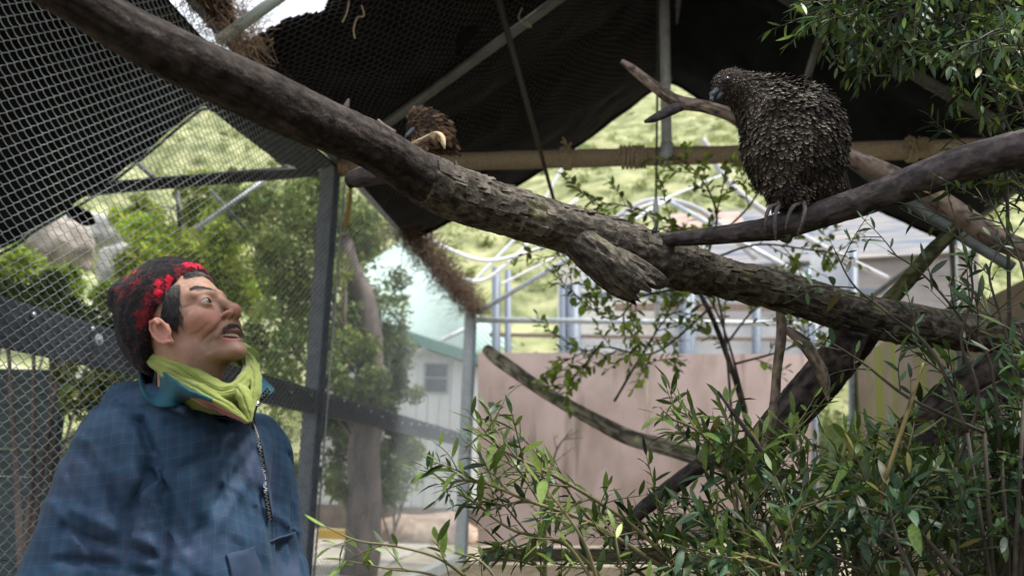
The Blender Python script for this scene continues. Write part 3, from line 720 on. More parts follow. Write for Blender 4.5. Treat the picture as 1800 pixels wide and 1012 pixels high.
# yellow kerb
kb = mk('yellow_kerb', *beam(P(560, 955, 18.6) * [1, 1, 0] + [0, 0, .10], P(716, 935, 18.6) * [1, 1, 0] + [0, 0, .10], .18, .2), mat('yellow_paint', (.65, .42, .04), .6, .3, var=(.5, .34, .08), vscale=4), None, False)
tagit(kb, 'yellow painted kerb stretch on the pale yard beyond the fence', 'kerb')
for i, (x, y, lab) in enumerate(((745, 920, 'low brown earth mound beside the house plinth, nearer the corner post'),)):
    c = P(x, 960, 19); c[2] = .1; f_ = lambda p: ell(p, c, (1.2, .8, .45)) + .1 * fbm(p, 2, 3); V, Q = nets(f_, c - 2, c + 2, .1); tagit(mk('earth_mound', V, Q, mat('brown_soil', (.2, .13, .09), .95, .1, var=(.4, .32, .25), vscale=5), None), lab, 'mound')

# ================================================================== BEYOND THE FAR GABLE
M_blue = mat('blue_grey_post', (.14, .17, .22), .5, .4); M_sheet = mat('pale_sheeting', (.42, .44, .48), .6, .3, var=(.66, .68, .70), vscale=.8); M_brown = mat('brown_rail', (.22, .16, .13), .7, .2)
cage = thing('far_cage', 'blue framed cage with pale sheeting beyond the pink end wall', 'cage', P(1150, 900, 20) * np.array([1, 1, 0]))
CY = 19.5
def vpost(x, y0, y1, r, m=M_blue, Y=CY): V, Q = tube(np.array([P(x, y0, Y), P(x, y1, Y)]), r, 10); mk('post', V, Q, m, cage)
for x, y1, r in ((872, 470, .09), (893, 475, .07), (990, 500, .09), (1008, 500, .16), (1205, 470, .14), (1215, 480, .10), (1330, 480, .10), (1420, 470, .1), (1500, 440, .1)): vpost(x, 960, y1, r)
def hrail(x0, y0, x1, y1, w_, m): mk('rail', *beam(P(x0, y0, CY), P(x1, y1, CY), .08, w_), m, cage, False)
hrail(860, 588, 1560, 600, .07, M_brown); hrail(985, 520, 1560, 512, .12, M_blue); hrail(1080, 540, 1560, 540, .14, M_brown)
for (x0, x1, y0, y1) in ((1150, 1196, 470, 640), (1225, 1320, 575, 640), (1228, 1322, 500, 532), (1340, 1412, 560, 640), (1020, 1140, 590, 640), (1020, 1148, 440, 505), (1430, 1492, 450, 640)):
    a, b = P(x0, y1, CY + .3), P(x1, y0, CY + .3); mk('sheet', *box((a + b) / 2, abs(b[0] - a[0]), .03, abs(b[2] - a[2])), M_sheet, cage, False)
cr = thing('blue_roofed_shed', 'blurred shed with blue and rust striped roofing behind the perched bird', 'shed', P(1450, 900, 25) * np.array([1, 1, 0]))
def slab(par, nm, pts, Y0, Y1, m):
    a = [P(*pts[0], Y0), P(*pts[1], Y0), P(*pts[2], Y1), P(*pts[3], Y1)]; o = mk(nm, a, [(0, 1, 2, 3)], m, par, False); o.modifiers.new('s', 'SOLIDIFY').thickness = .06; return o
slab(cr, 'roof', [(1230, 470), (1720, 440), (1700, 350), (1240, 372)], 24, 29, mat('blue_roofing', (.09, .12, .17), .8, .2, var=(.26, .23, .20), vscale=1.3, stretch=(.3, 3, 3)))
slab(cr, 'roof', [(1170, 402), (1310, 395), (1300, 372), (1180, 376)], 26, 28, mat('rust_roofing', (.30, .19, .15), .7, .2, var=(.36, .3, .27), vscale=1))
slab(cr, 'wall', [(1240, 640), (1720, 640), (1720, 441), (1240, 471)], 24.2, 24.2, mat('grey_violet_wall', (.22, .20, .20), .8, .2, var=(.40, .37, .37), vscale=.7, stretch=(.5, 1, 2)))
slab(cr, 'wall', [(980, 640), (1239, 640), (1239, 430), (980, 470)], 24.4, 24.4, mat('cream_board', (.50, .46, .42), .8, .2, var=(.62, .6, .56), vscale=.7))
hoops = [([(728, 402), (790, 438), (862, 458), (960, 434)], 'thick white hose sagging under the roof edge left of the far gable'),
         ([(800, 488), (850, 492), (905, 452), (955, 400), (1015, 350)], 'white pipe curving up to the right behind the long trunk'),
         ([(828, 500), (935, 385), (1005, 268), (1075, 180), (1126, 138)], 'long straight white hoop pipe rising to the roof edge behind the rope beam'),
         ([(1070, 405), (1110, 372), (1180, 345), (1250, 316), (1290, 300)], 'faint white pipe rising behind the steel cable toward the bird'),
         ([(880, 500), (960, 460), (1040, 420)], 'short pale pipe crossing low behind the trunk near the far corner')]
for i, (pp, lab) in enumerate(hoops):
    V, Q = tube(spl([P(x, y, 15.6 + .3 * i) for x, y in pp], 40), .032 if i < 3 else .024, 10); tagit(mk('white_pipe', V, Q, M_white, None), lab, 'pipe', 'white pipes beyond the far gable')
for (pp, lab) in (([(1045, 415), (1100, 372), (1155, 352), (1235, 372), (1330, 455)], 'pale arched greenhouse rib behind the steel cable fitting'), ([(1235, 245), (1290, 330), (1420, 420), (1560, 490)], 'pale roof rib slanting down behind the bird')):
    V, Q = tube(spl([P(x, y, 17.2) for x, y in pp], 40), .06, 10); tagit(mk('roof_rib', V, Q, mat('greyish_rib', (.42, .42, .45), .6), None), lab, 'rib')
# ================================================================== TRUNKS AND BRANCHES
def log(name, lab, cat, ctrl, n, k, m, disp=.15, f=22, seed=1, group=None, root=None, ends=(None, None), barkfrom=None):
    """ctrl rows: (px, py, radius_px, Y)"""
    rows = np.array([[*P(x, y, Y), r * PXM(Y)] for x, y, r, Y in ctrl]); c = spl(rows, n); r = np.maximum(c[:, 3], .001); c = c[:, :3]
    V, Q = tube(c, r, k, caps=False)
    t = np.repeat(np.linspace(0, 1, n), k); cc = np.repeat(c, k, 0); rr = np.repeat(r, k); N = (V - cc) / rr[:, None]
    L = np.concatenate([[0], np.cumsum(np.linalg.norm(np.diff(c, axis=0), axis=1))]); along = np.repeat(L, k); th = np.tile(np.linspace(0, 2 * np.pi, k, endpoint=False), n)
    q = np.stack([along * f * .30, np.cos(th) * rr * f * 1.2, np.sin(th) * rr * f * 1.2], -1)
    ridg = 1 - np.abs(fbm(q, 2.2, 4, seed)); lump = fbm(q, .28, 3, seed + 9)
    if barkfrom is not None:
        edge = barkfrom + .012 * vn(np.stack([np.cos(th) * 3, np.sin(th) * 3, th * 0], -1), 1, 4)
        bk = np.clip((t - edge) / .004, 0, 1)
    else: bk = np.ones(len(t))
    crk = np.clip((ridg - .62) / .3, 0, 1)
    d = rr * (disp * (ridg - .6) * (.22 + .78 * bk) + .10 * lump - .02 * (1 - bk) * vn(q, 6)) + .0035 * bk * (barkfrom is not None)
    d -= rr * disp * .5 * np.clip(crk - .6, 0, 1) * bk
    V = V + N * d[:, None]
    # end caps: splintered, pulled in
    V = np.vstack([V, c[0] - (c[1] - c[0]) * .5, c[-1] + (c[-1] - c[-2]) * .5]); a, b = n * k, n * k + 1; o = (n - 1) * k
    cf = [((x + 2) % k, (x + 1) % k, x, a) for x in range(0, k, 2)] + [(o + x, o + (x + 1) % k, o + (x + 2) % k, b) for x in range(0, k, 2)]
    Q = np.vstack([Q, cf])
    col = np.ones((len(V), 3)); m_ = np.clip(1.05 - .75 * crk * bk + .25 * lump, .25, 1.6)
    wood = np.array([1, 1, 1.0]); col[:-2] = m_[:, None]
    if barkfrom is not None:
        pw = np.array([.42, .39, .42]); col[:-2] = np.where(bk[:, None] > .5, col[:-2], (pw * (.8 + .5 * vn(q * [.35, 1, 1], 3)[:, None] - .35 * crk[:, None])))
    lich = np.clip(vn(np.stack([along * 14, th * 1.2, th * 0], -1), 1, 31) * 2.2 - .7, 0, 1) * bk * (N[:, 2] > -.3)
    col[:-2] = col[:-2] * (1 - .5 * lich[:, None]) + np.array([1.25, 1.45, .9]) * .8 * lich[:, None]
    o = mk(name, V, Q, m, root, True, {'Col': col})
    if root is None: tagit(o, lab, cat, group)
    return o
M_b1 = mat('old_bark', (.055, .045, .038), .85, .15, var=(.17, .15, .12), vscale=38, detail=6, bump=.8, bscale=160, attr='Col', bdist=.004)
M_b2 = mat('purple_brown_bark', (.026, .020, .021), .65, .35, var=(.080, .062, .062), vscale=30, detail=6, bump=.6, bscale=140, attr='Col', bdist=.003)
M_b3 = mat('pale_dead_wood', (.15, .11, .09), .8, .2, var=(.26, .20, .165), vscale=25, bump=.4, bscale=120, attr='Col')
M_b4 = mat('dark_bark', (.045, .035, .035), .85, .2, var=(.11, .09, .085), vscale=30, bump=.6, bscale=120, attr='Col')
trunk = thing('fallen_trunk', 'long thick trunk slanting across the whole view, smooth upper left, rough barked at the right', 'trunk', P(1100, 440, 2.45))
TC = [(20, -65, 46, 1.25), (120, -8, 46, 1.3), (230, 58, 47, 1.38), (330, 108, 49, 1.46), (440, 160, 50, 1.56), (540, 208, 49, 1.68), (640, 250, 47, 1.82), (720, 298, 46, 1.95), (800, 338, 45, 2.06), (890, 368, 41, 2.18), (1000, 402, 39, 2.3), (1100, 432, 41, 2.4), (1190, 465, 40, 2.48), (1290, 492, 33, 2.55), (1400, 520, 33, 2.62), (1500, 550, 33, 2.7), (1600, 570, 33, 2.78), (1720, 586, 29, 2.85), (1870, 592, 28, 2.95)]
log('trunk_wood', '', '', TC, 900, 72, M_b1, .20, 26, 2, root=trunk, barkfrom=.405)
# broken limb stub with a splintered end
def stub(ctrl, seed, m, name='broken_stub', n=140, k=64, jag=.03, root=trunk):
    o = log(name, '', '', ctrl, n, k, m, .22, 26, seed, root=root); me = o.data; co = np.empty(len(me.vertices) * 3); me.vertices.foreach_get('co', co); co = co.reshape(-1, 3)
    ax = co[(n-1)*k:(n)*k].mean(0) - co[(n-12)*k:(n-11)*k].mean(0); ax /= np.linalg.norm(ax)
    th = np.linspace(0, 2*np.pi, k, endpoint=False); j = jag * (vn(np.stack([np.cos(th)*2.6, np.sin(th)*2.6, th*0], -1), 1.4, seed) + .5 * vn(np.stack([np.cos(th)*8, np.sin(th)*8, th*0], -1), 1.4, seed))
    for i in range(8):
        w_ = ((i + 1) / 8) ** 2; r0 = (n - 8 + i) * k; co[r0:r0+k] += ax * (j * w_)[:, None]
    co[-1] -= ax * .03
    me.vertices.foreach_set('co', co.ravel()); me.update(); return o
stub([(985, 392, 26, 2.30), (1020, 430, 33, 2.29), (1058, 462, 37, 2.29), (1092, 490, 35, 2.31), (1120, 506, 30, 2.33)], 5, M_b1, jag=.05)
stub([(1060, 440, 20, 2.33), (1105, 465, 22, 2.33), (1150, 490, 17, 2.36), (1172, 498, 8, 2.38)], 8, M_b1, jag=.02)
# dark split between stub and trunk, spike, knots
log('knot', '', '', [(1150, 408, 5, 2.38), (1153, 400, 4, 2.38), (1156, 392, 1, 2.38)], 16, 10, M_b4, .1, root=trunk)
log('knot', '', '', [(596, 222, 13, 1.74), (604, 200, 9, 1.74), (609, 186, 6, 1.74), (613, 174, 2, 1.74)], 30, 20, M_b2, .1, root=trunk)
log('knot', '', '', [(808, 322, 7, 2.02), (803, 296, 4, 2.0), (800, 282, 2, 2.0)], 20, 10, M_b4, .1, root=trunk)
log('bark_flap', '', '', [(690, 236, 10, 1.86), (674, 222, 6, 1.86), (664, 211, 3, 1.86)], 20, 12, M_b3, .1, root=trunk)
log('knot', '', '', [(1500, 575, 30, 2.71), (1470, 640, 34, 2.78)], 30, 30, M_b4, .1, root=trunk)
# bark scales: small proud flakes along the barky half
q = MB(); rg = np.random.default_rng(21); tc_ = spl(np.array([[*P(x, y, Y), r * PXM(Y)] for x, y, r, Y in TC]), 900)
t_, N_, B_ = frames(tc_[:, :3])
for i in range(520):
    a = int(370 + rg.random() * 520); th = rg.random() * 2 * np.pi; nd = N_[a] * math.cos(th) + B_[a] * math.sin(th); r_ = tc_[a, 3]; p = tc_[a, :3] + nd * r_ * 1.04
    w_, l_2 = .006 + .012 * rg.random(), .008 + .02 * rg.random(); s_ = np.cross(nd, t_[a]); lift = .002 + .005 * rg.random()
    v = [p - t_[a] * l_2 - s_ * w_, p - t_[a] * l_2 * 1.2 + s_ * w_ * .8, p + t_[a] * l_2 + s_ * w_ + nd * lift, p + t_[a] * l_2 * .8 - s_ * w_ * .9 + nd * lift]; v += [x - nd * .004 for x in v]
    g = .6 + .7 * rg.random(); q.add(v, [(0, 1, 2, 3), (7, 6, 5, 4), (0, 4, 5, 1), (1, 5, 6, 2), (2, 6, 7, 3), (3, 7, 4, 0)], Col=np.full((8, 3), g))
q.build('bark_flakes', M_b1, trunk, False, kind='stuff')
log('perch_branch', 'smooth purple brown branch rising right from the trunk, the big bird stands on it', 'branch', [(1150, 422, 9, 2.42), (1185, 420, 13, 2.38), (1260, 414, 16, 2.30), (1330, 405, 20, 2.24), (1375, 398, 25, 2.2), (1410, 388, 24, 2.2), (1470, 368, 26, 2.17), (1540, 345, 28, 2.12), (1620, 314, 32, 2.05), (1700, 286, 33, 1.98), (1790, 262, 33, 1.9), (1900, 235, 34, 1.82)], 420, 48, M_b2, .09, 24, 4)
log('branch_lump', '', '', [(1376, 405, 14, 2.2), (1379, 418, 15, 2.2), (1377, 424, 6, 2.2)], 16, 20, M_b2, .1, root=trunk)
forkb = thing('forked_branch', 'slim forked branch with two bare tips behind the big bird, descending to the right', 'branch', P(1290, 205, 3.1))
log('limb', '', '', [(1092, 108, 5, 3.2), (1110, 120, 8, 3.2), (1145, 148, 10, 3.18), (1190, 178, 13, 3.15), (1240, 188, 12, 3.12), (1290, 204, 13, 3.1), (1380, 240, 14, 3.1), (1490, 276, 16, 3.1), (1560, 306, 19, 3.1), (1650, 352, 19, 3.1), (1740, 412, 19, 3.1), (1800, 440, 18, 3.1), (1880, 470, 16, 3.1)], 300, 28, M_b3, .07, 20, 6, root=forkb)
log('limb', '', '', [(1134, 214, 3, 3.1), (1150, 208, 7, 3.12), (1175, 196, 9, 3.14), (1200, 184, 10, 3.15)], 60, 20, M_b2, .07, 20, 7, root=forkb)
tagit(mk('metal_pipe', *tube(spl([P(1500, 288, 4.2), P(1560, 330, 4.2), P(1690, 415, 4.1), P(1780, 470, 4.0)], 20), .026, 14), M_pipe2, None), 'dark pipe running just under the forked branch behind the bird', 'pipe')
log('crossing_pole', 'mossy green brown pole crossing behind the forked branch at the right', 'pole', [(1700, 385, 12, 3.4), (1640, 440, 13, 3.4), (1580, 510, 13, 3.4), (1500, 590, 13, 3.4)], 80, 16, mat('mossy_pole', (.04, .042, .02), .9, .1, var=(.09, .09, .04), vscale=20, attr='Col'), .08, 18, 8)
log('stub_branch', 'short blunt dark branch end under the trunk at the left end of the rope beam', 'branch', [(612, 322, 12, 2.35), (625, 314, 18, 2.34), (665, 304, 22, 2.3), (720, 298, 25, 2.25), (800, 330, 25, 2.2)], 110, 30, M_b2, .08, 20, 9)
log('broken_stick', 'pale splintered stick end poking over the trunk in front of the small bird', 'stick', [(700, 268, 8, 2.25), (742, 248, 8, 2.22), (765, 240, 10, 2.2), (776, 243, 8, 2.18), (780, 254, 4, 2.17), (782, 262, 1, 2.17)], 50, 14, mat('split_wood', (.42, .30, .17), .8, .2, var=(.55, .42, .28), vscale=20, attr='Col'), .2, 30, 10)
log('leaning_branch', 'long bare branch leaning across the pink wall from its top left corner', 'branch', [(856, 614, 11, 8.4), (872, 628, 13, 8.3), (905, 652, 13, 8.1), (960, 690, 12, 7.8), (1030, 730, 13, 7.5), (1105, 768, 15, 7.2), (1170, 785, 15, 7.0), (1240, 806, 15, 6.8), (1300, 815, 15, 6.6)], 160, 20, mat('lichened_bark', (.40, .35, .29), .9, .1, var=(.50, .46, .36), vscale=14, attr='Col'), .05, 6, 11)
log('rising_branch', 'knobbly branch rising to the right in front of the lower part of the pink wall', 'branch', [(1085, 960, 13, 3.6), (1120, 905, 13, 3.55), (1165, 868, 15, 3.5), (1215, 830, 15, 3.45), (1260, 800, 14, 3.4), (1310, 780, 12, 3.4)], 100, 24, M_b2, .12, 14, 12)
log('curved_limb', 'thick dark limb curving down to the left under the right part of the trunk', 'branch', [(1520, 565, 38, 2.9), (1490, 610, 38, 2.9), (1440, 670, 38, 2.92), (1390, 725, 35, 2.95), (1330, 790, 30, 3.0), (1270, 820, 18, 3.05)], 150, 40, M_b4, .14, 16, 13)
log('dead_stick', 'pale upright dead stick hanging below the trunk', 'stick', [(1368, 530, 6, 2.75), (1374, 580, 9, 2.75), (1366, 650, 8, 2.75), (1360, 720, 9, 2.75), (1345, 790, 8, 2.75)], 70, 12, M_b3, .1, 20, 14)
log('dead_stick', 'pale curved dead stick ending in a point beside the upright one', 'stick', [(1382, 578, 7, 2.62), (1410, 600, 11, 2.62), (1432, 630, 11, 2.62), (1448, 665, 10, 2.62), (1456, 704, 2, 2.62)], 60, 14, M_b3, .1, 20, 15)
log('lying_log', 'smooth grey log rising to the right edge below the trunk, upper of two', 'log', [(1560, 775, 12, 3.0), (1620, 730, 22, 2.95), (1700, 670, 25, 2.9), (1780, 625, 26, 2.85), (1880, 570, 26, 2.8)], 120, 30, M_b4, .07, 12, 16)
log('lying_log', 'dusky log under the upper one, running into the leaves at the lower right', 'log', [(1540, 812, 14, 3.15), (1640, 775, 20, 3.1), (1720, 715, 20, 3.05), (1880, 640, 24, 3.0)], 120, 26, M_b2, .08, 12, 17)
log('dark_stub', 'row of dark broken twigs hanging at the foot of the curved limb', 'twig', [(1240, 800, 9, 2.95), (1275, 812, 12, 2.95), (1320, 818, 14, 2.95), (1390, 838, 10, 2.95)], 60, 16, M_b4, .2, 20, 18)
log('hanging_twig', 'short dark twig dangling under the broken twigs', 'twig', [(1272, 812, 6, 2.9), (1278, 840, 5, 2.9), (1276, 872, 3, 2.9)], 20, 10, M_b4, .1, 20, 19)

# ================================================================== LEAFY PLANTS
def leaf_template(wd=.17, droop=.12, fold=.05, st=(0, .22, .5, .78, 1)):
    V = [(0, 0, 0)]; F_ = []
    for i, x in enumerate(st[1:-1]):
        h = wd * {.22: .75, .5: 1.0, .78: .72}.get(x, .8); z = -droop * x * x
        V += [(x, h, z + fold * h * 3), (x, 0, z), (x, -h, z + fold * h * 3)]
    V.append((1, 0, -droop)); F_ += [(0, 2, 1), (0, 3, 2)]
    for i in range(2):
        a = 1 + 3 * i; F_ += [(a, a + 1, a + 4, a + 3), (a + 1, a + 2, a + 5, a + 4)]
    F_ += [(7, 8, 10), (8, 9, 10)]
    tri = []
    for f in F_:
        tri += [f] if len(f) == 3 else [(f[0], f[1], f[2]), (f[0], f[2], f[3])]
    return np.array(V, float), np.array(tri)
def lm(name, c1, c2): return mat(name, c1, .45, .35, var=c2, vscale=14, attr='Col', trans=.28)
M_lv = lm('mid_green_leaf', (.055, .095, .02), (.11, .17, .04))
M_ld = lm('dark_glossy_leaf', (.030, .052, .014), (.065, .105, .03))
M_lb = lm('fresh_green_leaf', (.10, .16, .035), (.17, .25, .07))
M_lf = lm('new_growth_leaf', (.16, .24, .05), (.26, .36, .11))
M_lt = lm('bluish_green_leaf', (.04, .085, .05), (.07, .13, .075))
M_dry = lm('dry_yellow_leaf', (.13, .14, .04), (.19, .17, .06))
M_stem = mat('green_brown_stem', (.11, .10, .05), .7, .2, var=(.20, .18, .09), vscale=20)
M_stemd = mat('dark_stem', (.035, .03, .025), .7, .2, var=(.08, .07, .05), vscale=20)
TMPL = [leaf_template(.115, .12), leaf_template(.14, .35, .07), leaf_template(.125, -.12, .03)]
WIDE = [leaf_template(.26, .1), leaf_template(.30, .2, .06), leaf_template(.24, .05)]
_lm = {}
def leafmesh(kind, vi, m, tone):
    key = (kind, vi, m.name, tone)
    if key not in _lm:
        V, T = (WIDE if kind == 'wide' else TMPL)[vi]; me = bpy.data.meshes.new('leaf'); me.from_pydata(V.tolist(), [], T.tolist())
        a = me.attributes.new('Col', 'FLOAT_COLOR', 'POINT'); a.data.foreach_set('color', np.tile([tone, tone * 1.0, tone * .9, 1], len(V)).astype(np.float32)); me.materials.append(m)
        me.polygons.foreach_set('use_smooth', [True] * len(me.polygons)); _lm[key] = me
    return _lm[key]
def plant(name, lab, cat, stems, lsize, m, seed, group=None, kind='narrow', twig=(.10, .28), tden=14, lden=55, maxobj=230, mstem=None, rad=.006, spread=1.0, down=0.0, dup=0, root=True, cyc=None, bare=.1, nearY=True, sub=True):
    """stems: lists of (px,py,Y). Twigs alternate along each stem, leaves alternate along the twigs."""
    rg = np.random.default_rng(seed); mstem = mstem or M_stem
    S = [spl(np.array([P(*p) for p in s]), max(8, 6 * len(s))) for s in stems]
    for c in list(S):
        for _ in range(dup): o_ = rg.normal(size=3) * [.07, .14, .05]; S.append(c + o_ + np.linspace(0, 1, len(c))[:, None] * rg.normal(size=3) * [.06, .10, .06])
    b = S[0][0].copy(); b[2] = 0
    t = thing(name, lab, cat, b, group); q = MB(); L = []
    def leaves(c, l0, dens, t0=.0):
        d = np.linalg.norm(np.diff(c, axis=0), axis=1); cum = np.concatenate([[0], np.cumsum(d)]); tot = cum[-1]; n = max(2, int(tot * dens)); ph = rg.random() * 6
        for i in range(n):
            s = tot * (t0 + (1 - t0) * (i + .5) / n); k = min(np.searchsorted(cum, s) - 1, len(c) - 2); k = max(k, 0); f = (s - cum[k]) / (d[k] + 1e-9); p = c[k] + (c[k + 1] - c[k]) * f; T = (c[k + 1] - c[k]) / (d[k] + 1e-9)
            a = ph + i * 2.4; u = np.cross(T, [0, 0, 1]); u /= np.linalg.norm(u) + 1e-9; v = np.cross(u, T); side = u * math.cos(a) + v * math.sin(a)
            X = T * (.55 + .5 * rg.random()) + side * (.8 + .3 * rg.random()) + np.array([0, 0, -down]) + rg.normal(size=3) * .18; X /= np.linalg.norm(X)
            Z = v * .7 + np.array([0, 0, .8]) + rg.normal(size=3) * .35; Yv = np.cross(Z, X); Yv /= np.linalg.norm(Yv) + 1e-9; Z = np.cross(X, Yv)
            sz = l0 * (.6 + .6 * rg.random()) * (1 - .25 * (i / n)); L.append((p, X, Yv, Z, sz))
        p = c[-1]; T = c[-1] - c[-2]; T /= np.linalg.norm(T); Z = np.array([0, -.3, 1.0]); Yv = np.cross(Z, T); Yv /= np.linalg.norm(Yv) + 1e-9; L.append((p, T, Yv, np.cross(T, Yv), l0 * .8))
    for si, c in enumerate(S):
        if root and (si == 0 or not cyc):
            g = c[0].copy(); g2 = np.array([b[0] + rg.normal() * .05, b[1] + rg.normal() * .05, 0.0]); V, Q = tube(spl([g2, (g2 + g) / 2 + rg.normal(size=3) * .03, g], 8), np.linspace(rad * 1.6, rad, 8), 6); q.add(V, Q)
        V, Q = tube(c, np.linspace(rad, rad * .35, len(c)), 6); q.add(V, Q)
        tot = np.linalg.norm(np.diff(c, axis=0), axis=1).sum(); n = max(1, int(tot * tden))
        leaves(c[int(len(c) * .45):], lsize, lden * .6)
        for i in range(n):
            f = bare + (1 - bare) * (i + rg.random()) / n; k = min(int(f * (len(c) - 1)), len(c) - 2); p = c[k]; T = c[k + 1] - c[k]; T /= np.linalg.norm(T)
            r_ = rg.normal(size=3); r_ -= T * (r_ @ T); r_ /= np.linalg.norm(r_); D = T * .75 + r_ * .8 * spread + np.array([0, 0, -down * .6]); D /= np.linalg.norm(D)
            ln = (twig[0] + (twig[1] - twig[0]) * rg.random()) * (1.1 - .5 * f); bend = rg.normal(size=3) * .2 + np.array([0, 0, -.12 - down])
            tw = spl([p, p + D * ln * .5 + bend * ln * .1, p + (D + bend * .4) * ln], 7); V, Q = tube(tw, np.linspace(rad * .4, rad * .18, 7), 4, caps=False); q.add(V, Q); leaves(tw, lsize, lden, .12)
            if sub and rg.random() < .5:
                p2 = tw[3]; D2 = D + rg.normal(size=3) * .6; D2 /= np.linalg.norm(D2); tw2 = spl([p2, p2 + D2 * ln * .3, p2 + (D2 + bend * .4) * ln * .6], 6); V, Q = tube(tw2, np.linspace(rad * .3, rad * .15, 6), 4, caps=False); q.add(V, Q); leaves(tw2, lsize * .9, lden, .1)
    q.build('stem', mstem, t)
    pts = np.array([l[0] for l in L]); px, py, pz = projv(pts); vis = (px > -20) & (px < 1820) & (py > -20) & (py < 1030)
    order = np.argsort(np.where(vis, pz, 99)); ms = (list(m) * 14 + [M_dry]) if len(m) > 1 else list(m)
    rest_V = {}; big = rg.random(len(L)); tones = (.5, .8, 1.15, 1.7)
    for j, ii in enumerate(order):
        p, X, Yv, Z, sz = L[ii]; sz = sz * (.7 + .6 * big[ii]); mi = rg.integers(0, len(ms)); tone = tones[rg.integers(0, 4)]; vi = rg.integers(0, 3)
        if j < maxobj and vis[ii]:
            o = bpy.data.objects.new('leaf', leafmesh(kind, int(vi), ms[mi], tone)); COL.objects.link(o); o.parent = t
            Mx = np.eye(4); Mx[:3, 0] = X * sz; Mx[:3, 1] = Yv * sz; Mx[:3, 2] = Z * sz; Mx[:3, 3] = p - np.array(t.location); o.matrix_local = Matrix(Mx.tolist())
        else:
            V, T = (WIDE if kind == 'wide' else TMPL)[vi]; rest_V.setdefault(mi, []).append((p + sz * (V[:, :1] * X + V[:, 1:2] * Yv + V[:, 2:] * Z), T, tone))
    for mi, lst in rest_V.items():
        VV = np.concatenate([a for a, _, _ in lst]); n0 = len(lst[0][0]); TT = np.concatenate([T + i * n0 for i, (_, T, _) in enumerate(lst)]); tn = np.repeat([c for *_, c in lst], n0)
        mk('foliage', VV, TT, ms[mi], t, True, {'Col': np.stack([tn, tn, tn * .9], -1)}, kind='stuff')
    return t
G1 = 'leafy bushes in the right foreground'
plant('bush', 'spray of narrow leaves reaching left over the pink wall at bottom centre', 'bush',
      [[(1230, 1040, 2.2), (1120, 930, 2.15), (1000, 850, 2.1), (900, 800, 2.05), (845, 765, 2.05)], [(1230, 1040, 2.2), (1050, 925, 2.1), (930, 880, 2.05), (840, 845, 2.0), (775, 850, 2.0)], [(1100, 1060, 2.1), (1000, 960, 2.1), (900, 930, 2.05), (830, 880, 2.05)], [(1180, 1060, 2.3), (1080, 960, 2.3), (1010, 880, 2.25), (980, 820, 2.2)], [(1000, 1080, 2.2), (940, 990, 2.1), (870, 960, 2.1)]],
      .054, [M_lv, M_lt, M_lb], 31, G1, tden=22, lden=66, twig=(.08, .2))
plant('bush', 'bright fresh green sprig with the largest leaves, bottom centre of the foreground', 'bush',
      [[(1060, 1060, 1.75), (1030, 960, 1.72), (985, 890, 1.7), (950, 850, 1.7)], [(1070, 1070, 1.75), (1000, 960, 1.72), (945, 945, 1.7)], [(1110, 1080, 1.8), (1090, 990, 1.75), (1080, 930, 1.75)]],
      .062, [M_lf], 32, G1, tden=3, lden=62, twig=(.05, .1), kind='wide' if 0 else 'narrow', rad=.004, sub=False)
plant('bush', 'low dark sprays of narrow leaves at the bottom edge, right of the man', 'bush',
      [[(860, 1050, 1.9), (780, 985, 1.85), (700, 960, 1.82), (630, 950, 1.8), (574, 926, 1.8)], [(860, 1060, 1.9), (760, 1010, 1.85), (690, 1000, 1.85), (610, 985, 1.85)], [(900, 1060, 1.9), (850, 990, 1.9), (800, 970, 1.9)]],
      .056, [M_lv, M_lb], 33, G1, tden=11, lden=48, twig=(.06, .12), rad=.004, sub=False, bare=.2)
plant('bush', 'dense dark bush filling the bottom of the view left of the lower right corner', 'bush',
      [[(1300, 1080, 2.3), (1260, 980, 2.3), (1240, 900, 2.3)], [(1350, 1080, 2.2), (1350, 950, 2.2), (1330, 860, 2.2)], [(1420, 1080, 2.2), (1430, 950, 2.2), (1420, 840, 2.25)], [(1500, 1080, 2.3), (1510, 930, 2.3), (1480, 820, 2.3)], [(1250, 1080, 2.2), (1180, 1000, 2.2), (1120, 960, 2.2)], [(1380, 1080, 2.0), (1300, 1000, 2.0), (1200, 950, 2.0)], [(1450, 1080, 2.0), (1480, 980, 2.0), (1560, 900, 2.0)]],
      .062, [M_lv, M_lt, M_ld], 34, G1, dup=1, tden=30, lden=66, twig=(.1, .24))
plant('bush', 'very dark bush in the lower right corner of the view', 'bush',
      [[(1600, 1080, 2.4), (1600, 980, 2.4), (1620, 920, 2.4), (1590, 880, 2.4)], [(1680, 1080, 2.2), (1690, 970, 2.2), (1700, 890, 2.2), (1720, 820, 2.2)], [(1780, 1080, 2.1), (1780, 950, 2.1), (1770, 860, 2.1), (1760, 780, 2.1)], [(1840, 1080, 2.2), (1830, 940, 2.2), (1820, 830, 2.2), (1800, 740, 2.2)], [(1560, 1080, 2.1), (1540, 980, 2.1), (1500, 930, 2.1)], [(1700, 1080, 1.9), (1640, 980, 1.9), (1620, 920, 1.9)], [(1760, 1080, 2.4), (1740, 920, 2.5), (1690, 840, 2.5)]],
      .064, [M_ld, M_lt], 35, G1, dup=2, tden=28, lden=64, twig=(.1, .26), mstem=M_stemd)
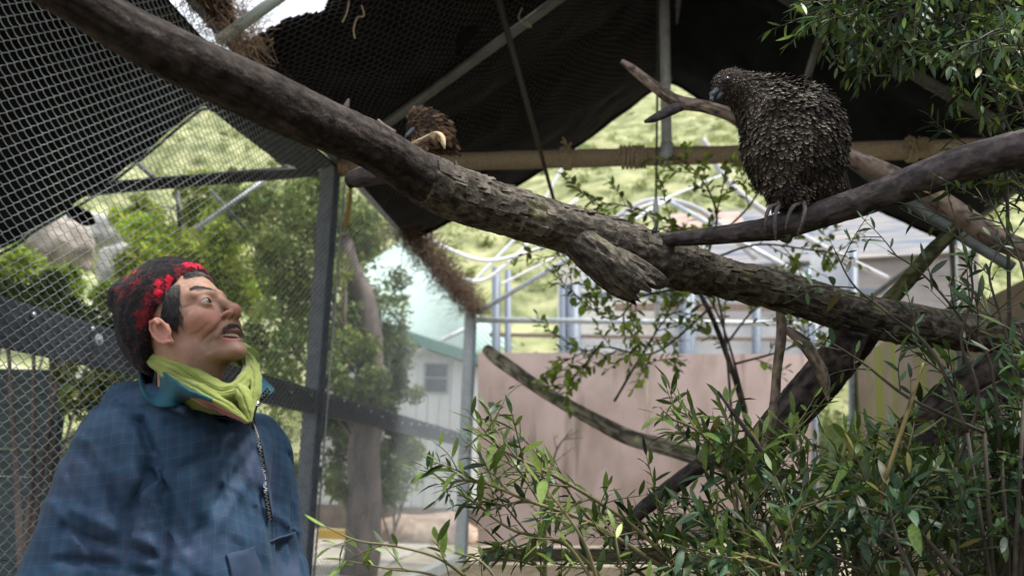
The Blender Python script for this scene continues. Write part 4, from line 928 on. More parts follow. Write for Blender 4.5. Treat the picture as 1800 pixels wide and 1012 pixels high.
plant('bush', 'bush with long blades in a dark tuft in front of the curved limb', 'bush',
      [[(1430, 1060, 2.3), (1400, 900, 2.3), (1330, 800, 2.3), (1260, 745, 2.3)], [(1440, 1060, 2.3), (1420, 880, 2.3), (1400, 790, 2.3), (1395, 730, 2.3)], [(1500, 1060, 2.35), (1500, 920, 2.35), (1490, 860, 2.35), (1470, 800, 2.35)], [(1560, 1060, 2.4), (1560, 920, 2.4), (1560, 870, 2.4), (1545, 820, 2.4)], [(1400, 1000, 2.2), (1340, 850, 2.2), (1300, 790, 2.2), (1240, 770, 2.2)]],
      .072, [M_lv, M_lb], 36, G1, dup=1, tden=11, lden=46, twig=(.08, .18), bare=.45)
plant('bush', 'fine dark twigs with small pointed leaves rising in front of the trunk at right', 'bush',
      [[(1680, 820, 1.95), (1720, 700, 1.95), (1690, 600, 1.95), (1710, 510, 1.95), (1690, 420, 1.95), (1668, 350, 1.95)], [(1700, 760, 1.9), (1640, 620, 1.9), (1560, 550, 1.9), (1500, 500, 1.9), (1465, 435, 1.9)], [(1760, 800, 2.0), (1740, 640, 2.0), (1690, 560, 2.0), (1620, 480, 2.0), (1560, 440, 2.0)], [(1800, 700, 1.95), (1760, 560, 1.95), (1740, 470, 1.95), (1790, 400, 1.95)], [(1730, 760, 1.9), (1600, 700, 1.9), (1520, 640, 1.9), (1450, 595, 1.9)], [(1820, 640, 1.9), (1800, 480, 1.9), (1760, 390, 1.9), (1740, 350, 1.9)]],
      .042, [M_ld, M_lt], 37, G1, tden=10, lden=46, twig=(.07, .2), rad=.0045, bare=.25, mstem=M_stemd)
plant('bush', 'bush of drooping leafy twigs in the upper right corner before the dark roof', 'bush',
      [[(1880, 700, 2.3), (1850, 300, 2.3), (1800, 120, 2.3), (1700, 60, 2.3), (1620, 70, 2.3), (1530, 60, 2.3)], [(1880, 600, 2.3), (1860, 200, 2.3), (1800, 30, 2.3), (1700, -20, 2.3), (1600, 10, 2.3), (1560, 40, 2.3)], [(1860, 400, 2.2), (1800, 200, 2.2), (1740, 90, 2.2), (1660, 110, 2.2)], [(1870, 500, 2.3), (1810, 300, 2.3), (1760, 200, 2.3), (1740, 150, 2.3)], [(1880, 560, 2.4), (1820, 380, 2.4), (1760, 280, 2.4), (1690, 255, 2.4)], [(1860, 300, 2.3), (1800, -20, 2.3), (1650, -60, 2.3), (1500, -30, 2.3), (1440, 25, 2.3)], [(1890, 300, 2.2), (1840, 150, 2.2), (1780, 40, 2.2), (1760, 20, 2.2)]],
      .052, [M_ld, M_ld, M_lb, M_lt], 38, G1, dup=1, tden=18, lden=62, twig=(.1, .25), bare=.35, mstem=M_stemd, down=.25)
plant('bush', 'dark fern like frond tuft below the long blades, in front of the mossy wall', 'bush',
      [[(1560, 980, 2.6), (1580, 880, 2.6), (1600, 810, 2.6), (1600, 770, 2.6)], [(1640, 980, 2.6), (1640, 880, 2.6), (1620, 800, 2.6)], [(1700, 980, 2.6), (1680, 860, 2.6), (1650, 760, 2.6)]], .055, [M_lv], 39, G1, tden=26, lden=60, twig=(.1, .2))
# saplings standing further back, out of focus
M_sl = mat('young_leaf', (.24, .35, .06), .5, .3, var=(.36, .48, .11), vscale=3, attr='Col', trans=.5)
plant('young_tree', 'slim young tree with bright maple like leaves in front of the pink wall', 'tree',
      [[(1312, 720, 6.6), (1280, 600, 6.6), (1250, 530, 6.6), (1215, 490, 6.6), (1180, 480, 6.6)], [(1080, 705, 6.2), (1130, 620, 6.2), (1170, 560, 6.2), (1200, 545, 6.2)], [(1280, 600, 6.6), (1330, 540, 6.6), (1400, 500, 6.6)], [(1250, 540, 6.6), (1150, 620, 6.5), (1060, 610, 6.4), (980, 640, 6.4)], [(1290, 640, 6.6), (1390, 610, 6.5), (1460, 560, 6.5)], [(1060, 600, 6.4), (1020, 650, 6.4), (980, 690, 6.4)]],
      .075, [M_sl], 41, 'young trees in the enclosure', kind='wide', tden=13, lden=34, twig=(.2, .6), rad=.010, cyc=1, root=True, bare=.2, mstem=M_b4 if 0 else M_stemd, maxobj=280)
plant('young_tree', 'young tree whose bright leaves hang between the trunk and the rope beam', 'tree',
      [[(1290, 780, 5.6), (1270, 560, 5.6), (1230, 440, 5.6), (1180, 390, 5.6), (1090, 360, 5.6), (1040, 360, 5.6)], [(1240, 460, 5.6), (1260, 380, 5.6), (1230, 310, 5.6), (1180, 270, 5.6)], [(1240, 460, 5.6), (1330, 430, 5.6), (1430, 440, 5.6), (1490, 450, 5.6)], [(1200, 450, 5.6), (1080, 470, 5.6), (1000, 450, 5.6), (960, 430, 5.6)], [(1250, 500, 5.6), (1130, 520, 5.6), (1070, 560, 5.6), (960, 470, 5.6)], [(1260, 420, 5.6), (1330, 340, 5.6), (1310, 260, 5.6)]],
      .07, [M_sl], 42, 'young trees in the enclosure', kind='wide', tden=12, lden=38, twig=(.15, .45), rad=.009, cyc=1, bare=.3, mstem=M_stemd, maxobj=280)
plant('young_tree', 'thin yellowish seedling low in front of the pink wall near the corner post', 'tree',
      [[(960, 960, 8.5), (950, 850, 8.5), (900, 790, 8.5), (880, 755, 8.5)], [(955, 900, 8.5), (975, 800, 8.5), (1000, 760, 8.5)]], .05, [M_sl], 43, 'young trees in the enclosure', kind='narrow', tden=8, lden=20, twig=(.15, .35), rad=.012)
log('thin_stem', 'thin dark leafless stem leaning left in front of the right pink panel', 'stem', [(1318, 760, 5, 6.4), (1290, 660, 5, 6.4), (1255, 565, 5, 6.4), (1222, 500, 4, 6.4)], 60, 8, M_b4, .05, 8, 51)
log('bare_twig', 'bare twig with a pale broken tip rising at the left edge of the blade tuft', 'twig', [(1345, 800, 4, 2.1), (1300, 740, 4, 2.1), (1262, 688, 2.5, 2.1)], 30, 8, M_b4, .1, 20, 52)
log('yellow_stem', 'yellowish bare stem hanging down through the lower right leaves', 'stem', [(1622, 640, 3, 1.85), (1590, 740, 4, 1.85), (1560, 830, 4, 1.85), (1545, 890, 3, 1.85)], 40, 8, mat('yellow_stem_bark', (.16, .12, .05), .7, .2, attr='Col', var=(.22, .17, .08)), .1, 20, 53)
# ================================================================== THE MAN
from mathutils.bvhtree import BVHTree
man = thing('person', 'man in red and black knitted hat, green scarf and blue jacket gazing up', 'person', P(340, 820, 1.84) * np.array([1, 1, 0]))
TH, PSI = 28, 20
RH = np.array(Matrix.Rotation(R(-PSI), 3, 'Z') @ Matrix.Rotation(R(3), 3, 'X') @ Matrix.Rotation(R(-TH), 3, 'Y'))
HC = P(329, 580, 1.80)
def hw(V): return HC + 1.02 * np.asarray(V) @ RH.T
def both(p): q = p.copy(); q[:, 1] = np.abs(q[:, 1]); return q
def g2(a, b, pts, w_):       # gaussian of distance to a polyline in a 2-D projection
    best = np.full(len(a), 9.0)
    for (x0, y0), (x1, y1) in zip(pts[:-1], pts[1:]):
        dx, dy = x1 - x0, y1 - y0; t = np.clip(((a - x0) * dx + (b - y0) * dy) / (dx * dx + dy * dy), 0, 1)
        best = np.minimum(best, np.hypot(a - x0 - t * dx, b - y0 - t * dy))
    return np.exp(-(best / w_) ** 2)
EYE = np.array([.0758, .0315, .011])
def head(p0):
    p = both(p0); x, y, z = p.T
    d = ell(p, (-.018, 0, .045), (.098, .075, .088))
    d = smin(d, ell(p, (.028, 0, -.008), (.060, .0545, .080)), .03)
    d = smin(d, cap(p, (.000, .048, -.050), (.066, .016, -.086), .015, .012), .022)
    d = smin(d, ell(p, (.083, 0, -.092), (.0165, .021, .015)), .018)
    d = smin(d, ell(p, (.060, .041, -.016), (.020, .020, .016)), .02)
    d = smin(d, ell(p, (.078, 0, -.050), (.022, .032, .030)), .02)
    d = smin(d, cap(p, (.086, .010, .030), (.069, .046, .031), .0070, .005), .016)
    d = smax(d, -ell(p, (.098, .031, .010), (.018, .016, .013)), .012)
    d = smin(d, cap(p, (.083, 0, .026), (.1095, 0, -.014), .0070, .0090), .011)
    d = smin(d, sph(p, (.1125, 0, -.0190), .0102), .007)
    d = smin(d, ell(p, (.1010, .0142, -.0255), (.0105, .0064, .0077)), .005)
    d = smin(d, cap(p, (.1115, 0, -.026), (.096, 0, -.034), .0047), .005)
    d = smax(d, -ell(p, (.1055, .0072, -.0330), (.0060, .0037, .0046)), .003)
    # lids
    d = smin(d, sph(p, EYE, .0136), .005)
    pe = p - EYE; lid = ell(pe, (.014, 0, .0002), (.018, .0150, .0050)); d = smax(d, -lid, .0016)
    # mouth: smiling, a little open
    zz = z - 5 * y * y; q = np.stack([x, y, zz], -1)
    d = smin(d, cap(q, (.0965, 0, -.0560), (.075, .035, -.0590), .0040, .0022), .005)
    d = smin(d, cap(q, (.0955, 0, -.0735), (.075, .033, -.0640), .0050, .0026), .005)
    d = smax(d, -ell(q, (.092, 0, -.0650), (.026, .0300, .0072)), .003)
    fr = np.clip((x - .03) / .02, 0, 1)
    d += fr * .0040 * g2(y, z, [(.018, -.030), (.033, -.044), (.0415, -.060), (.038, -.078)], .0036)
    d += np.clip((x - .02) / .02, 0, 1) * .0022 * g2(y, z, [(.0475, -.036), (.051, -.056), (.046, -.080)], .0026)
    d -= fr * .0066 * g2(y, z, [(.034, -.024), (.042, -.036)], .013)
    for zz0 in (.056, .066, .076): d += fr * .0016 * g2(y, z, [(0, zz0), (.022, zz0 + .003), (.045, zz0 - .006)], .0022)
    d += .0013 * g2(x, z, [(.063, .006), (.045, -.004)], .0022) * (y > .03); d += .0012 * g2(x, z, [(.064, .012), (.044, .014)], .002) * (y > .03); d += .0010 * g2(x, z, [(.063, .0), (.048, -.014)], .002) * (y > .03)
    d += .0014 * fr * g2(y, z, [(.020, -.006), (.032, -.009), (.042, -.004)], .003)
    d += .0012 * fr * g2(y, z, [(.004, .022), (.006, .036)], .002)
    d += .0045 * np.exp(-((x - .040) / .02) ** 2 - ((z + .05) / .03) ** 2) * (y > .02)
    # ear
    qe = (p - np.array([.001, .071, -.011])) / 1.02; A = rotm('Y', -16) @ rotm('Z', 20); e = ell(qe, (0, .006, 0), (.0185, .0055, .030), A)
    e = smax(e, -ell(qe, (.003, .0135, -.002), (.0105, .0095, .0175), A), .002)
    ring = [(-.002, .027), (-.013, .020), (-.0165, .006), (-.014, -.010), (-.006, -.022), (.004, -.029)]
    ring2 = [(-.002, .027), (.008, .022), (.011, .010)]
    for rr_ in (ring, ring2):
        for (a, b), (c, d2) in zip(rr_[:-1], rr_[1:]):
            e = smin(e, cap(qe, np.array([a, .0105, b]) @ A.T, np.array([c, .0105, d2]) @ A.T, .0032), .002)
    e = smin(e, ell(qe, (.006, .004, -.027), (.008, .005, .008)), .004)
    e = smin(e, cap(qe, (.012, .003, .004), (.012, .003, -.010), .004), .004) * 1.02
    d = smin(d, e, .004)
    pc = p
    d = smin(d, cap(pc, (-.022, 0, -.045), (-.085, 0, -.165), .052, .044), .03)
    d = smin(d, cap(pc, (.022, 0, -.062), (-.035, 0, -.12), .036, .042), .03)
    d = smin(d, cap(pc, (-.005, .030, -.075), (-.085, .012, -.16), .022, .014), .02)
    d = smin(d, sph(p, (-.008, 0, -.142), .014), .016)
    d = smin(d, ell(p, (-.125, 0, -.19), (.05, .06, .035)), .05)
    return d
V, Q = nets(head, (-.24, -.17, -.29), (.14, .17, .15), .0020, safe=2.2); V = relax(V, Q, 2, .4)
x, y, z = V.T; ya = np.abs(y)
n1 = vn(V, 60)[:, None]; n2_ = vn(V, 260)[:, None]
skin = np.array([.32, .185, .130]); col = np.tile(skin, (len(V), 1)) * (1 + .15 * n1 + .09 * n2_ + .08 * vn(V, 130, 4)[:, None])
def tint(mask, c, s): 
    global col
    m_ = np.clip(mask, 0, 1)[:, None] * s; col = col * (1 - m_) + np.array(c) * m_
fr = np.clip((x - .03) / .02, 0, 1)
tint(np.exp(-((ya - .042) / .020) ** 2 - ((z + .022) / .018) ** 2) * fr, (.47, .19, .14), .75)
tint(np.exp(-((x - .116) / .014) ** 2 - (y / .014) ** 2 - ((z + .02) / .014) ** 2), (.50, .22, .16), .7)
tint((ya > .072) * 1.0 * (x < .02), (.46, .19, .15), .6)
stub_ = np.clip((-.050 - z) / .012, 0, 1) * np.clip((x - .0) / .03, 0, 1) * (x > -.01); tint(stub_ * (.8 + .5 * n2_[:, 0]), (.20, .125, .095), .55)
tint(g2(ya, z, [(0, -.046), (.020, -.050), (.034, -.060)], .0058) * fr * (.75 + .5 * n2_[:, 0]), (.075, .048, .038), .72)       # moustache shade
zl = z - 5 * y * y
tint(fr * np.exp(-((zl + .0728) / .0046) ** 2) * (ya < .029) * (x > .075), (.40, .135, .12), .85); tint(fr * np.exp(-((zl + .0585) / .0030) ** 2) * (ya < .028) * (x > .075), (.34, .12, .105), .7)
tint(np.exp(-((zl + .0648) / .0040) ** 2) * (ya < .028) * (x < .091) * (x > .06), (.06, .015, .015), .95)
tint(g2(ya, z, [(.013, .0335), (.026, .0400), (.040, .037)], .0042) * fr * (.8 + .4 * n2_[:, 0]), (.035, .022, .018), .9)      # brows
tint(np.exp(-(((V - EYE * [1, 1, 1]) * [1, 0, 1])[:, 2] / .012) ** 2 - ((ya - .0315) / .018) ** 2) * fr, (.27, .13, .10), .35)
tint(np.clip((.004 - np.abs(z - .0112 - .0048 * (1 - ((ya - .0315) / .014) ** 2))) / .003, 0, 1) * (np.abs(ya - .0315) < .0145) * (x > .08) * .6, (.10, .05, .04), .8)
M_skin = mat('tanned_skin', (1, 1, 1), .56, .35, attr='Col', bump=.25, bscale=900, bdist=.0006); M_skin.node_tree.nodes['Principled BSDF'].inputs['Subsurface Weight'].default_value = .12; M_skin.node_tree.nodes['Principled BSDF'].inputs['Subsurface Radius'].default_value = (.008, .003, .0015)
mk('body', hw(V), Q, M_skin, man, True, {'Col': col})
headV, headQ = V, Q
# eyes
gz = np.array([.95, -.12, .02]); gz /= np.linalg.norm(gz)
M_eye = mat('moist_eye', (1, 1, 1), .08, .6, attr='Col')
for s in (-1, 1):
    c = EYE * [1, s, 1]; th, ph = np.meshgrid(np.linspace(0, np.pi, 40), np.linspace(0, 2 * np.pi, 48, endpoint=False), indexing='ij')
    a = gz; b = np.cross(a, (0, 0, 1)); b /= np.linalg.norm(b); e = np.cross(b, a)
    U = np.cos(th)[..., None] * a + np.sin(th)[..., None] * (np.cos(ph)[..., None] * b + np.sin(ph)[..., None] * e)
    i = np.arange(39)[:, None] * 48; j = np.arange(48)[None]; Qe = np.stack([i + j, i + 48 + j, i + 48 + (j + 1) % 48, i + (j + 1) % 48], -1).reshape(-1, 4)
    t = th.ravel(); ce = np.where((t < .22)[:, None], [.004, .004, .004], np.where((t < .52)[:, None], [.035, .018, .010], [.34, .30, .27]))
    mk('eye', hw(c + U.reshape(-1, 3) * .0124), Qe, M_eye, man, True, {'Col': ce})
# teeth: upper row seen through the smile
q = MB()
for i in range(-4, 5):
    yy = i * .0058; xx = .0885 - 14 * yy * yy; q.add(*box((xx, yy, -.0606 + 5 * yy * yy), .004, .0054, .0062))
o = q.build('teeth', mat('ivory_teeth', (.62, .56, .46), .3, .5), man, False); me = o.data
co = np.empty(len(me.vertices) * 3); me.vertices.foreach_get('co', co); co = co.reshape(-1, 3) + np.array(man.location); me.vertices.foreach_set('co', (hw(co) - np.array(man.location)).ravel()); me.update()
# hair strands (sideburn, temple, nape, fringe), brows and moustache
M_hair = mat('black_hair', (.012, .010, .010), .5, .5, var=(.05, .045, .045), vscale=90)
bvh = BVHTree.FromPolygons([Vector(v) for v in headV], [tuple(map(int, f)) for f in headQ])
def onhead(p):
    r_ = bvh.find_nearest(Vector(p)); return np.array(r_[0]), np.array(r_[1])
def strands(name, n, sampler, ln, dirf, r, seed, lift=.35, parent=man, m=None):
    rg = np.random.default_rng(seed); q = MB()
    for i in range(n):
        p, nn = onhead(sampler(rg))
        if name == 'hair' and (abs(p[1]) > .079 or (abs(p[1]) > .07 and -.01 < p[0] < .035 and p[2] < .012)): continue
        d = np.array(dirf(p, rg), float) + rg.normal(size=3) * .18; d -= nn * (d @ nn); d /= np.linalg.norm(d) + 1e-9; l_2 = ln * (.6 + .6 * rg.random())
        c = [p - nn * .001, p + nn * l_2 * lift * .5 + d * l_2 * .4, p + nn * l_2 * lift * .6 + d * l_2 * .8, p + nn * l_2 * lift * .35 + d * l_2 * 1.1]
        V, Q = tube(spl(c, 5), np.linspace(r, r * .35, 5), 3, caps=False); q.add(hw(V), Q)
    return q.build(name, m or M_hair, parent, kind='stuff')
SG = lambda rg: rg.choice([-1, 1])
def s_side(rg):
    t = rg.random(); return np.array([.024 - .025 * rg.random() + .038 * t + .012 * rg.random(), SG(rg) * .075, .012 + .062 * t - .032 * rg.random() * (1 - t)])
strands('hair', 2200, s_side, .024, lambda p, rg: (-.35, 0, -1), .0010, 1, .12)
strands('hair', 1100, lambda rg: np.array([-.095 - .02 * rg.random(), (rg.random() - .5) * .13, -.01 - .075 * rg.random()]), .022, lambda p, rg: (-.1, 0, -1), .0011, 2)
strands('fringe', 230, lambda rg: np.array([.075 - .010 * rg.random(), (rg.random() - .5) * .105, .084 + .016 * rg.random()]), .017, lambda p, rg: (.3, .9, -.8), .0007, 3, .25)
strands('moustache', 460, lambda rg: (lambda yy: np.array([.10 - 8 * yy * yy, yy, -.0405 - .0085 * rg.random() - 10 * yy * yy * .7]))((rg.random() - .5) * .062), .006, lambda p, rg: (.1, np.sign(p[1]) * .6, -1), .0004, 4, .3)
strands('eyebrow', 800, lambda rg: (lambda t, s: np.array([.09 - .02 * t, s * (.013 + .027 * t), .033 + .0085 * math.sin(t * 2.4) + .007 * rg.random()]))(rg.random(), SG(rg)), .008, lambda p, rg: (0, np.sign(p[1]), .35), .0005, 5, .15)

# hat ---------------------------------------------------------------
hax = np.array([-.682, 0, .731])
def hatf(p):
    d = ell(p, (-.020, 0, .050), (.106, .090, .110)); d = smin(d, ell(p, (-.086, 0, .118), (.050, .058, .046), rotm('Y', 30)), .020)
    d = smin(d, ell(p, (-.064, 0, .02), (.062, .073, .085)), .03)
    pl = -((p - np.array([.064, 0, .086])) @ hax) + 1.2 * 0; pl = pl - 4.2 * (np.abs(p[:, 1]) - .05) ** 2 * 0
    d = smax(d, pl, .014)
    inner = ell(p, (-.022, 0, .045), (.099, .076, .090)); d = smax(d, -smax(inner, pl - .03, .004) , .004)
    return d + .0016 * fbm(p, 75, 3) + .004 * vn(p, 18, 2)
V, Q = nets(hatf, (-.19, -.12, -.10), (.12, .12, .2), .0022, safe=2.5)
W = hw(V); NV = vnormals(W, Q); px, py, pz = projv(W); toc = (NV * (np.array([0, 0, CAM_Z]) - W)).sum(1)
col = np.tile([.010, .010, .012], (len(V), 1)) * (1 + .5 * vn(V, 300)[:, None])
spk = vn(V, 420, 5); spk2 = vn(V, 260, 6)
def pat(cx, cy, kind, s=1.0, mir=True):
    ok = (toc > 0); dd = np.where(ok, np.hypot(px - cx, py - cy), 1e9); dd = np.where(dd < max(3.5, dd.min() + .5), pz, 1e9); i = int(np.argmin(dd)); c0 = V[i]; n0 = NV[i] @ RH
    cs_ = [(c0, n0)] + ([(c0 * [1, -1, 1], n0 * [1, -1, 1])] if mir else [])
    for c, n in cs_:
        u = np.cross(n, hax); u /= np.linalg.norm(u) + 1e-9; v = np.cross(u, n); dlt = V - c; a, b, h_ = dlt @ u, dlt @ v, dlt @ n
        if kind == 'diff':
            g = np.exp(-(a / (.030 * s)) ** 2 - (b / (.026 * s)) ** 2) * (np.abs(h_) < .03); m_ = np.clip(g * 1.3 + spk * 1.1 - .80, 0, 1)[:, None] * .6; col[:] = col * (1 - m_) + np.array([.30, .010, .025]) * m_
        else:
            sq = .0066 * s; m_ = ((np.abs(a + .001 * spk2) < sq) & (np.abs(b + .001 * spk) < sq) & (np.abs(h_) < .014))[:, None] * .95 * (.75 + .25 * np.clip(spk * 2, -1, 1)[:, None]); c_ = np.array([.75, .015, .05]) if kind == 'sq' else np.array([.16, .008, .012]); col[:] = col * (1 - m_) + c_ * m_
for a in ((290, 500, .9), (325, 478, .7), (350, 464, .6), (262, 520, .8), (236, 492, .9), (212, 512, .8), (250, 560, .9)): pat(a[0], a[1], 'diff', a[2])
for a in ((278, 494), (299, 489), (277, 510), (300, 506), (331, 461), (354, 464), (222, 476), (236, 473)): pat(*a, 'sq')
for a in ((240, 549), (253, 547), (244, 568), (256, 566), (203, 506), (207, 519), (316, 474), (340, 480), (218, 488)): pat(*a, 'dim')
hat = mk('hat', W, Q, mat('woolly_knit', (1, 1, 1), .95, .1, attr='Col', sheen=.1, bump=.8, bscale=500, bdist=.002), man, True, {'Col': col})
rg = np.random.default_rng(8); k = rg.integers(0, len(W), 9000); dd = NV[k] + rg.normal(size=(9000, 3)) * .7; dd /= np.linalg.norm(dd, axis=1)[:, None]; ln = (.0015 + .003 * rg.random(9000))[:, None]; sd_ = np.cross(dd, rg.normal(size=(9000, 3))); sd_ /= np.linalg.norm(sd_, axis=1)[:, None]
VV = np.stack([W[k] - sd_ * .0005, W[k] + sd_ * .0005, W[k] + dd * ln], 1).reshape(-1, 3); cc = np.repeat(col[k] * 1.3 + .012, 3, 0)
mk('wool_fuzz', VV, np.arange(27000).reshape(-1, 3), hat.data.materials[0], hat, False, {'Col': cc}, kind='stuff')

# jacket --------------------------------------------------------------
PB = -45; RB = np.array(Matrix.Rotation(R(PB), 3, 'Z')); NB_ = P(338, 700, 1.86)
def bw(V): return NB_ + np.asarray(V) @ RB.T
def bl(W): return (np.asarray(W) - NB_) @ RB
def jacket(p):
    x, y, z = p.T
    d = ell(p, (.005, 0, -.22), (.150, .165, .26))
    d = smin(d, ell(p, (.015, 0, -.46), (.165, .175, .30)), .06)
    d = smin(d, cap(p, (-.015, -.125, -.100), (-.015, .140, -.085), .078), .05)
    d = smin(d, cap(p, (-.02, -.128, -.12), (-.020, -.210, -.39), .078, .076), .014)
    d = smin(d, cap(p, (-.02, .165, -.09), (-.03, .222, -.36), .080, .072), .014)
    d = smin(d, cap(p, (-.020, -.210, -.39), (.15, -.15, -.50), .076, .058), .03)
    d = smin(d, cap(p, (-.03, .225, -.36), (.14, .15, -.50), .074, .060), .03)
    d = smin(d, cap(p, (.01, 0, -.02), (-.01, 0, -.12), .088, .13), .04)
    d = smin(d, ell(p, (-.105, -.02, -.015), (.060, .110, .055)), .03)          # hood bunched behind
    d = smax(d, -cap(p, (.02, 0, .12), (.015, 0, -.045), .086, .070), .012)        # neck hole
    d = smax(d, -ell(p, (.105, .015, .02), (.055, .035, .070)), .015)
    # folds: broad billows, diagonal pulls, sharp creases
    q = np.stack([x * .8 + y * .2, y, z * .55 + y * .3], -1)
    d += .014 * vn(q, 10, 2) + .005 * vn(q, 24, 3)
    q2 = np.stack([(y + z * .5) * 30, (x) * 8, (z - y * .6) * 6], -1); rg_ = 1 - np.abs(vn(q2, 1, 6)); d -= .006 * np.clip(rg_ - .5, 0, 1) * 2
    q3 = np.stack([(z + .6 * y + .4 * x) * 24, y * 5, x * 5], -1); rg_ = 1 - np.abs(vn(q3, 1, 9)); d -= .006 * np.clip(rg_ - .55, 0, 1) * 2 * np.clip((-.05 - z) * 8, 0, 1)
    for a, b, w_, dp in (((.09, -.11, -.13), (.10, -.165, -.30), .012, .020), ((.075, -.135, -.28), (.07, -.17, -.40), .010, .016), ((.13, -.02, -.10), (.145, -.10, -.16), .010, .008), ((.10, -.19, -.36), (.06, -.27, -.30), .010, .010), ((.11, -.20, -.42), (.02, -.30, -.40), .010, .012), ((.12, .10, -.12), (.06, .18, -.2), .010, .010)):
        d += dp * np.exp(-(np.maximum(cap(p, a, b, .001), 0) / w_) ** 2)
    return d
V, Q = nets(jacket, (-.30, -.40, -.80), (.34, .38, .12), .0042, safe=2.2); V = relax(V, Q, 3, .5)
Wj = bw(V); x, y, z = V.T
base = np.array([.011, .044, .090]); n_ = vn(V, 9)[:, None]; col = np.tile(base, (len(V), 1)) * (1 + .22 * n_) + np.clip(vn(V, 14, 3), 0, 1)[:, None] * np.array([.018, .004, .010])
M_jk = mat('blue_woven_cotton', (.92, .92, .92), .72, .25, var=(1.18, 1.1, 1.05), vscale=60, attr='Col', bump=.35, bscale=260, sheen=.04, bdist=.001)
# faint woven check: two sets of thin darker threads and a reddish one, in cloth coordinates
nn_ = M_jk.node_tree.nodes; ll = M_jk.node_tree.links; b_ = nn_['Principled BSDF']; src = b_.inputs['Base Color'].links[0].from_socket
at = nn_.new('ShaderNodeAttribute'); at.attribute_name = 'cloth'
sep = nn_.new('ShaderNodeSeparateColor'); ll.new(at.outputs['Color'], sep.inputs[0])
def line(sock, f, wd, off=0):
    a = nn_.new('ShaderNodeMath'); a.operation = 'MULTIPLY_ADD'; ll.new(sock, a.inputs[0]); a.inputs[1].default_value = f; a.inputs[2].default_value = off
    b = nn_.new('ShaderNodeMath'); b.operation = 'FRACT'; ll.new(a.outputs[0], b.inputs[0]); c = nn_.new('ShaderNodeMath'); c.operation = 'LESS_THAN'; ll.new(b.outputs[0], c.inputs[0]); c.inputs[1].default_value = wd; return c.outputs[0]
def mixc(f, src, colr, k):
    m_ = nn_.new('ShaderNodeMath'); m_.operation = 'MULTIPLY'; ll.new(f, m_.inputs[0]); m_.inputs[1].default_value = k
    x_ = nn_.new('ShaderNodeMix'); x_.data_type = 'RGBA'; ll.new(m_.outputs[0], x_.inputs[0]); ll.new(src, x_.inputs[6]); x_.inputs[7].default_value = colr; return x_.outputs[2]
for s_, f, wd, o_, c_, k in ((0, 28, .10, 0, (.02, .03, .06, 1), .45), (1, 28, .10, 0, (.02, .03, .06, 1), .45), (0, 28, .08, .35, (.13, .04, .07, 1), .35), (1, 28, .08, .35, (.13, .04, .07, 1), .3), (0, 28, .07, .55, (.10, .15, .24, 1), .35), (1, 28, .07, .6, (.10, .15, .24, 1), .35)):
    src = mixc(line(sep.outputs[s_], f * 1.7, wd * 1.2, o_), src, c_, k * .42)
ll.new(src, b_.inputs['Base Color'])
cl = np.stack([np.arctan2(y, x + .3) * .45 + 2, z + .25 * np.abs(y) + 2 + .01 * vn(V, 6), 0 * x], -1)
_b0 = BVHTree.FromPolygons([Vector(v) for v in Wj], [tuple(map(int, f)) for f in Q]); Nj = vnormals(Wj, Q)
def h0(px, py):
    r_ = _b0.ray_cast(Vector((0, 0, CAM_Z)), ray(px, py).normalized())[0]; return np.array(r_) if r_ is not None else P(px, py, 1.7)
for pl_, dp, wd_ in (([(246, 734), (258, 770), (282, 828), (290, 866)], .024, .007), ([(262, 828), (280, 858), (286, 880)], .014, .006), ([(288, 860), (294, 920), (286, 985), (280, 1012)], .014, .010),
                     ([(196, 735), (236, 830), (262, 920)], -.009, .018), ([(110, 925), (170, 952), (240, 968), (290, 990)], .014, .007), ([(130, 895), (190, 925), (262, 955)], -.010, .012), ([(100, 985), (180, 990), (262, 1012)], .010, .008),
                     ([(448, 790), (390, 870), (332, 960)], .009, .011), ([(452, 745), (400, 792), (320, 822)], .006, .010), ([(430, 850), (380, 930), (350, 1005)], -.006, .012), ([(296, 742), (350, 748), (424, 752)], .008, .008),
                     ([(498, 735), (512, 800), (516, 890), (520, 1005)], .013, .007), ([(205, 700), (232, 712), (262, 716)], .010, .006), ([(150, 790), (200, 880), (226, 960)], .007, .010), ([(120, 830), (150, 900), (160, 950)], .006, .008)):
    pts_ = spl(np.array([h0(a, b) for a, b in pl_]), 40); dmin = np.full(len(Wj), 9.0)
    for p_ in pts_: dmin = np.minimum(dmin, np.linalg.norm(Wj - p_, axis=1))
    Wj = Wj - Nj * (dp * np.exp(-(dmin / wd_) ** 2))[:, None]
Wj = relax(Wj, Q, 4, .5)
jk = mk('jacket', Wj, Q, M_jk, man, True, {'Col': col, 'cloth': cl})
jb = BVHTree.FromPolygons([Vector(v) for v in Wj], [tuple(map(int, f)) for f in Q])
def hit(px, py, off=.004, bv=None):
    d = ray(px, py).normalized(); r_ = (bv or jb).ray_cast(Vector((0, 0, CAM_Z)), d)
    if r_[0] is None: p = P(px, py, 1.75); return p, -np.array(d)
    return np.array(r_[0]) + (-np.array(d)) * off, np.array(r_[1])
def sheet(name, rows, nu, nv, m, par, th=.004, attrs=None, wav=0):
    G_ = np.array([spl(np.array(r), nu) for r in rows]); G2 = np.array([spl(G_[:, i], nv) for i in range(nu)])   # nu x nv x 3
    V = G2.reshape(-1, 3)
    if wav: V = V + wav * np.stack([vn(V, 40, 1), vn(V, 40, 2), vn(V, 40, 3)], -1)
    i = (np.arange(nu - 1)[:, None] * nv + np.arange(nv - 1)[None]).ravel(); Q = np.stack([i, i + nv, i + nv + 1, i + 1], -1)
    at_ = {k: np.tile(v, (len(V), 1)) for k, v in (attrs or {}).items()}
    o = mk(name, V, Q, m, par, True, at_); s = o.modifiers.new('s', 'SOLIDIFY'); s.thickness = th; s.offset = 0; return o
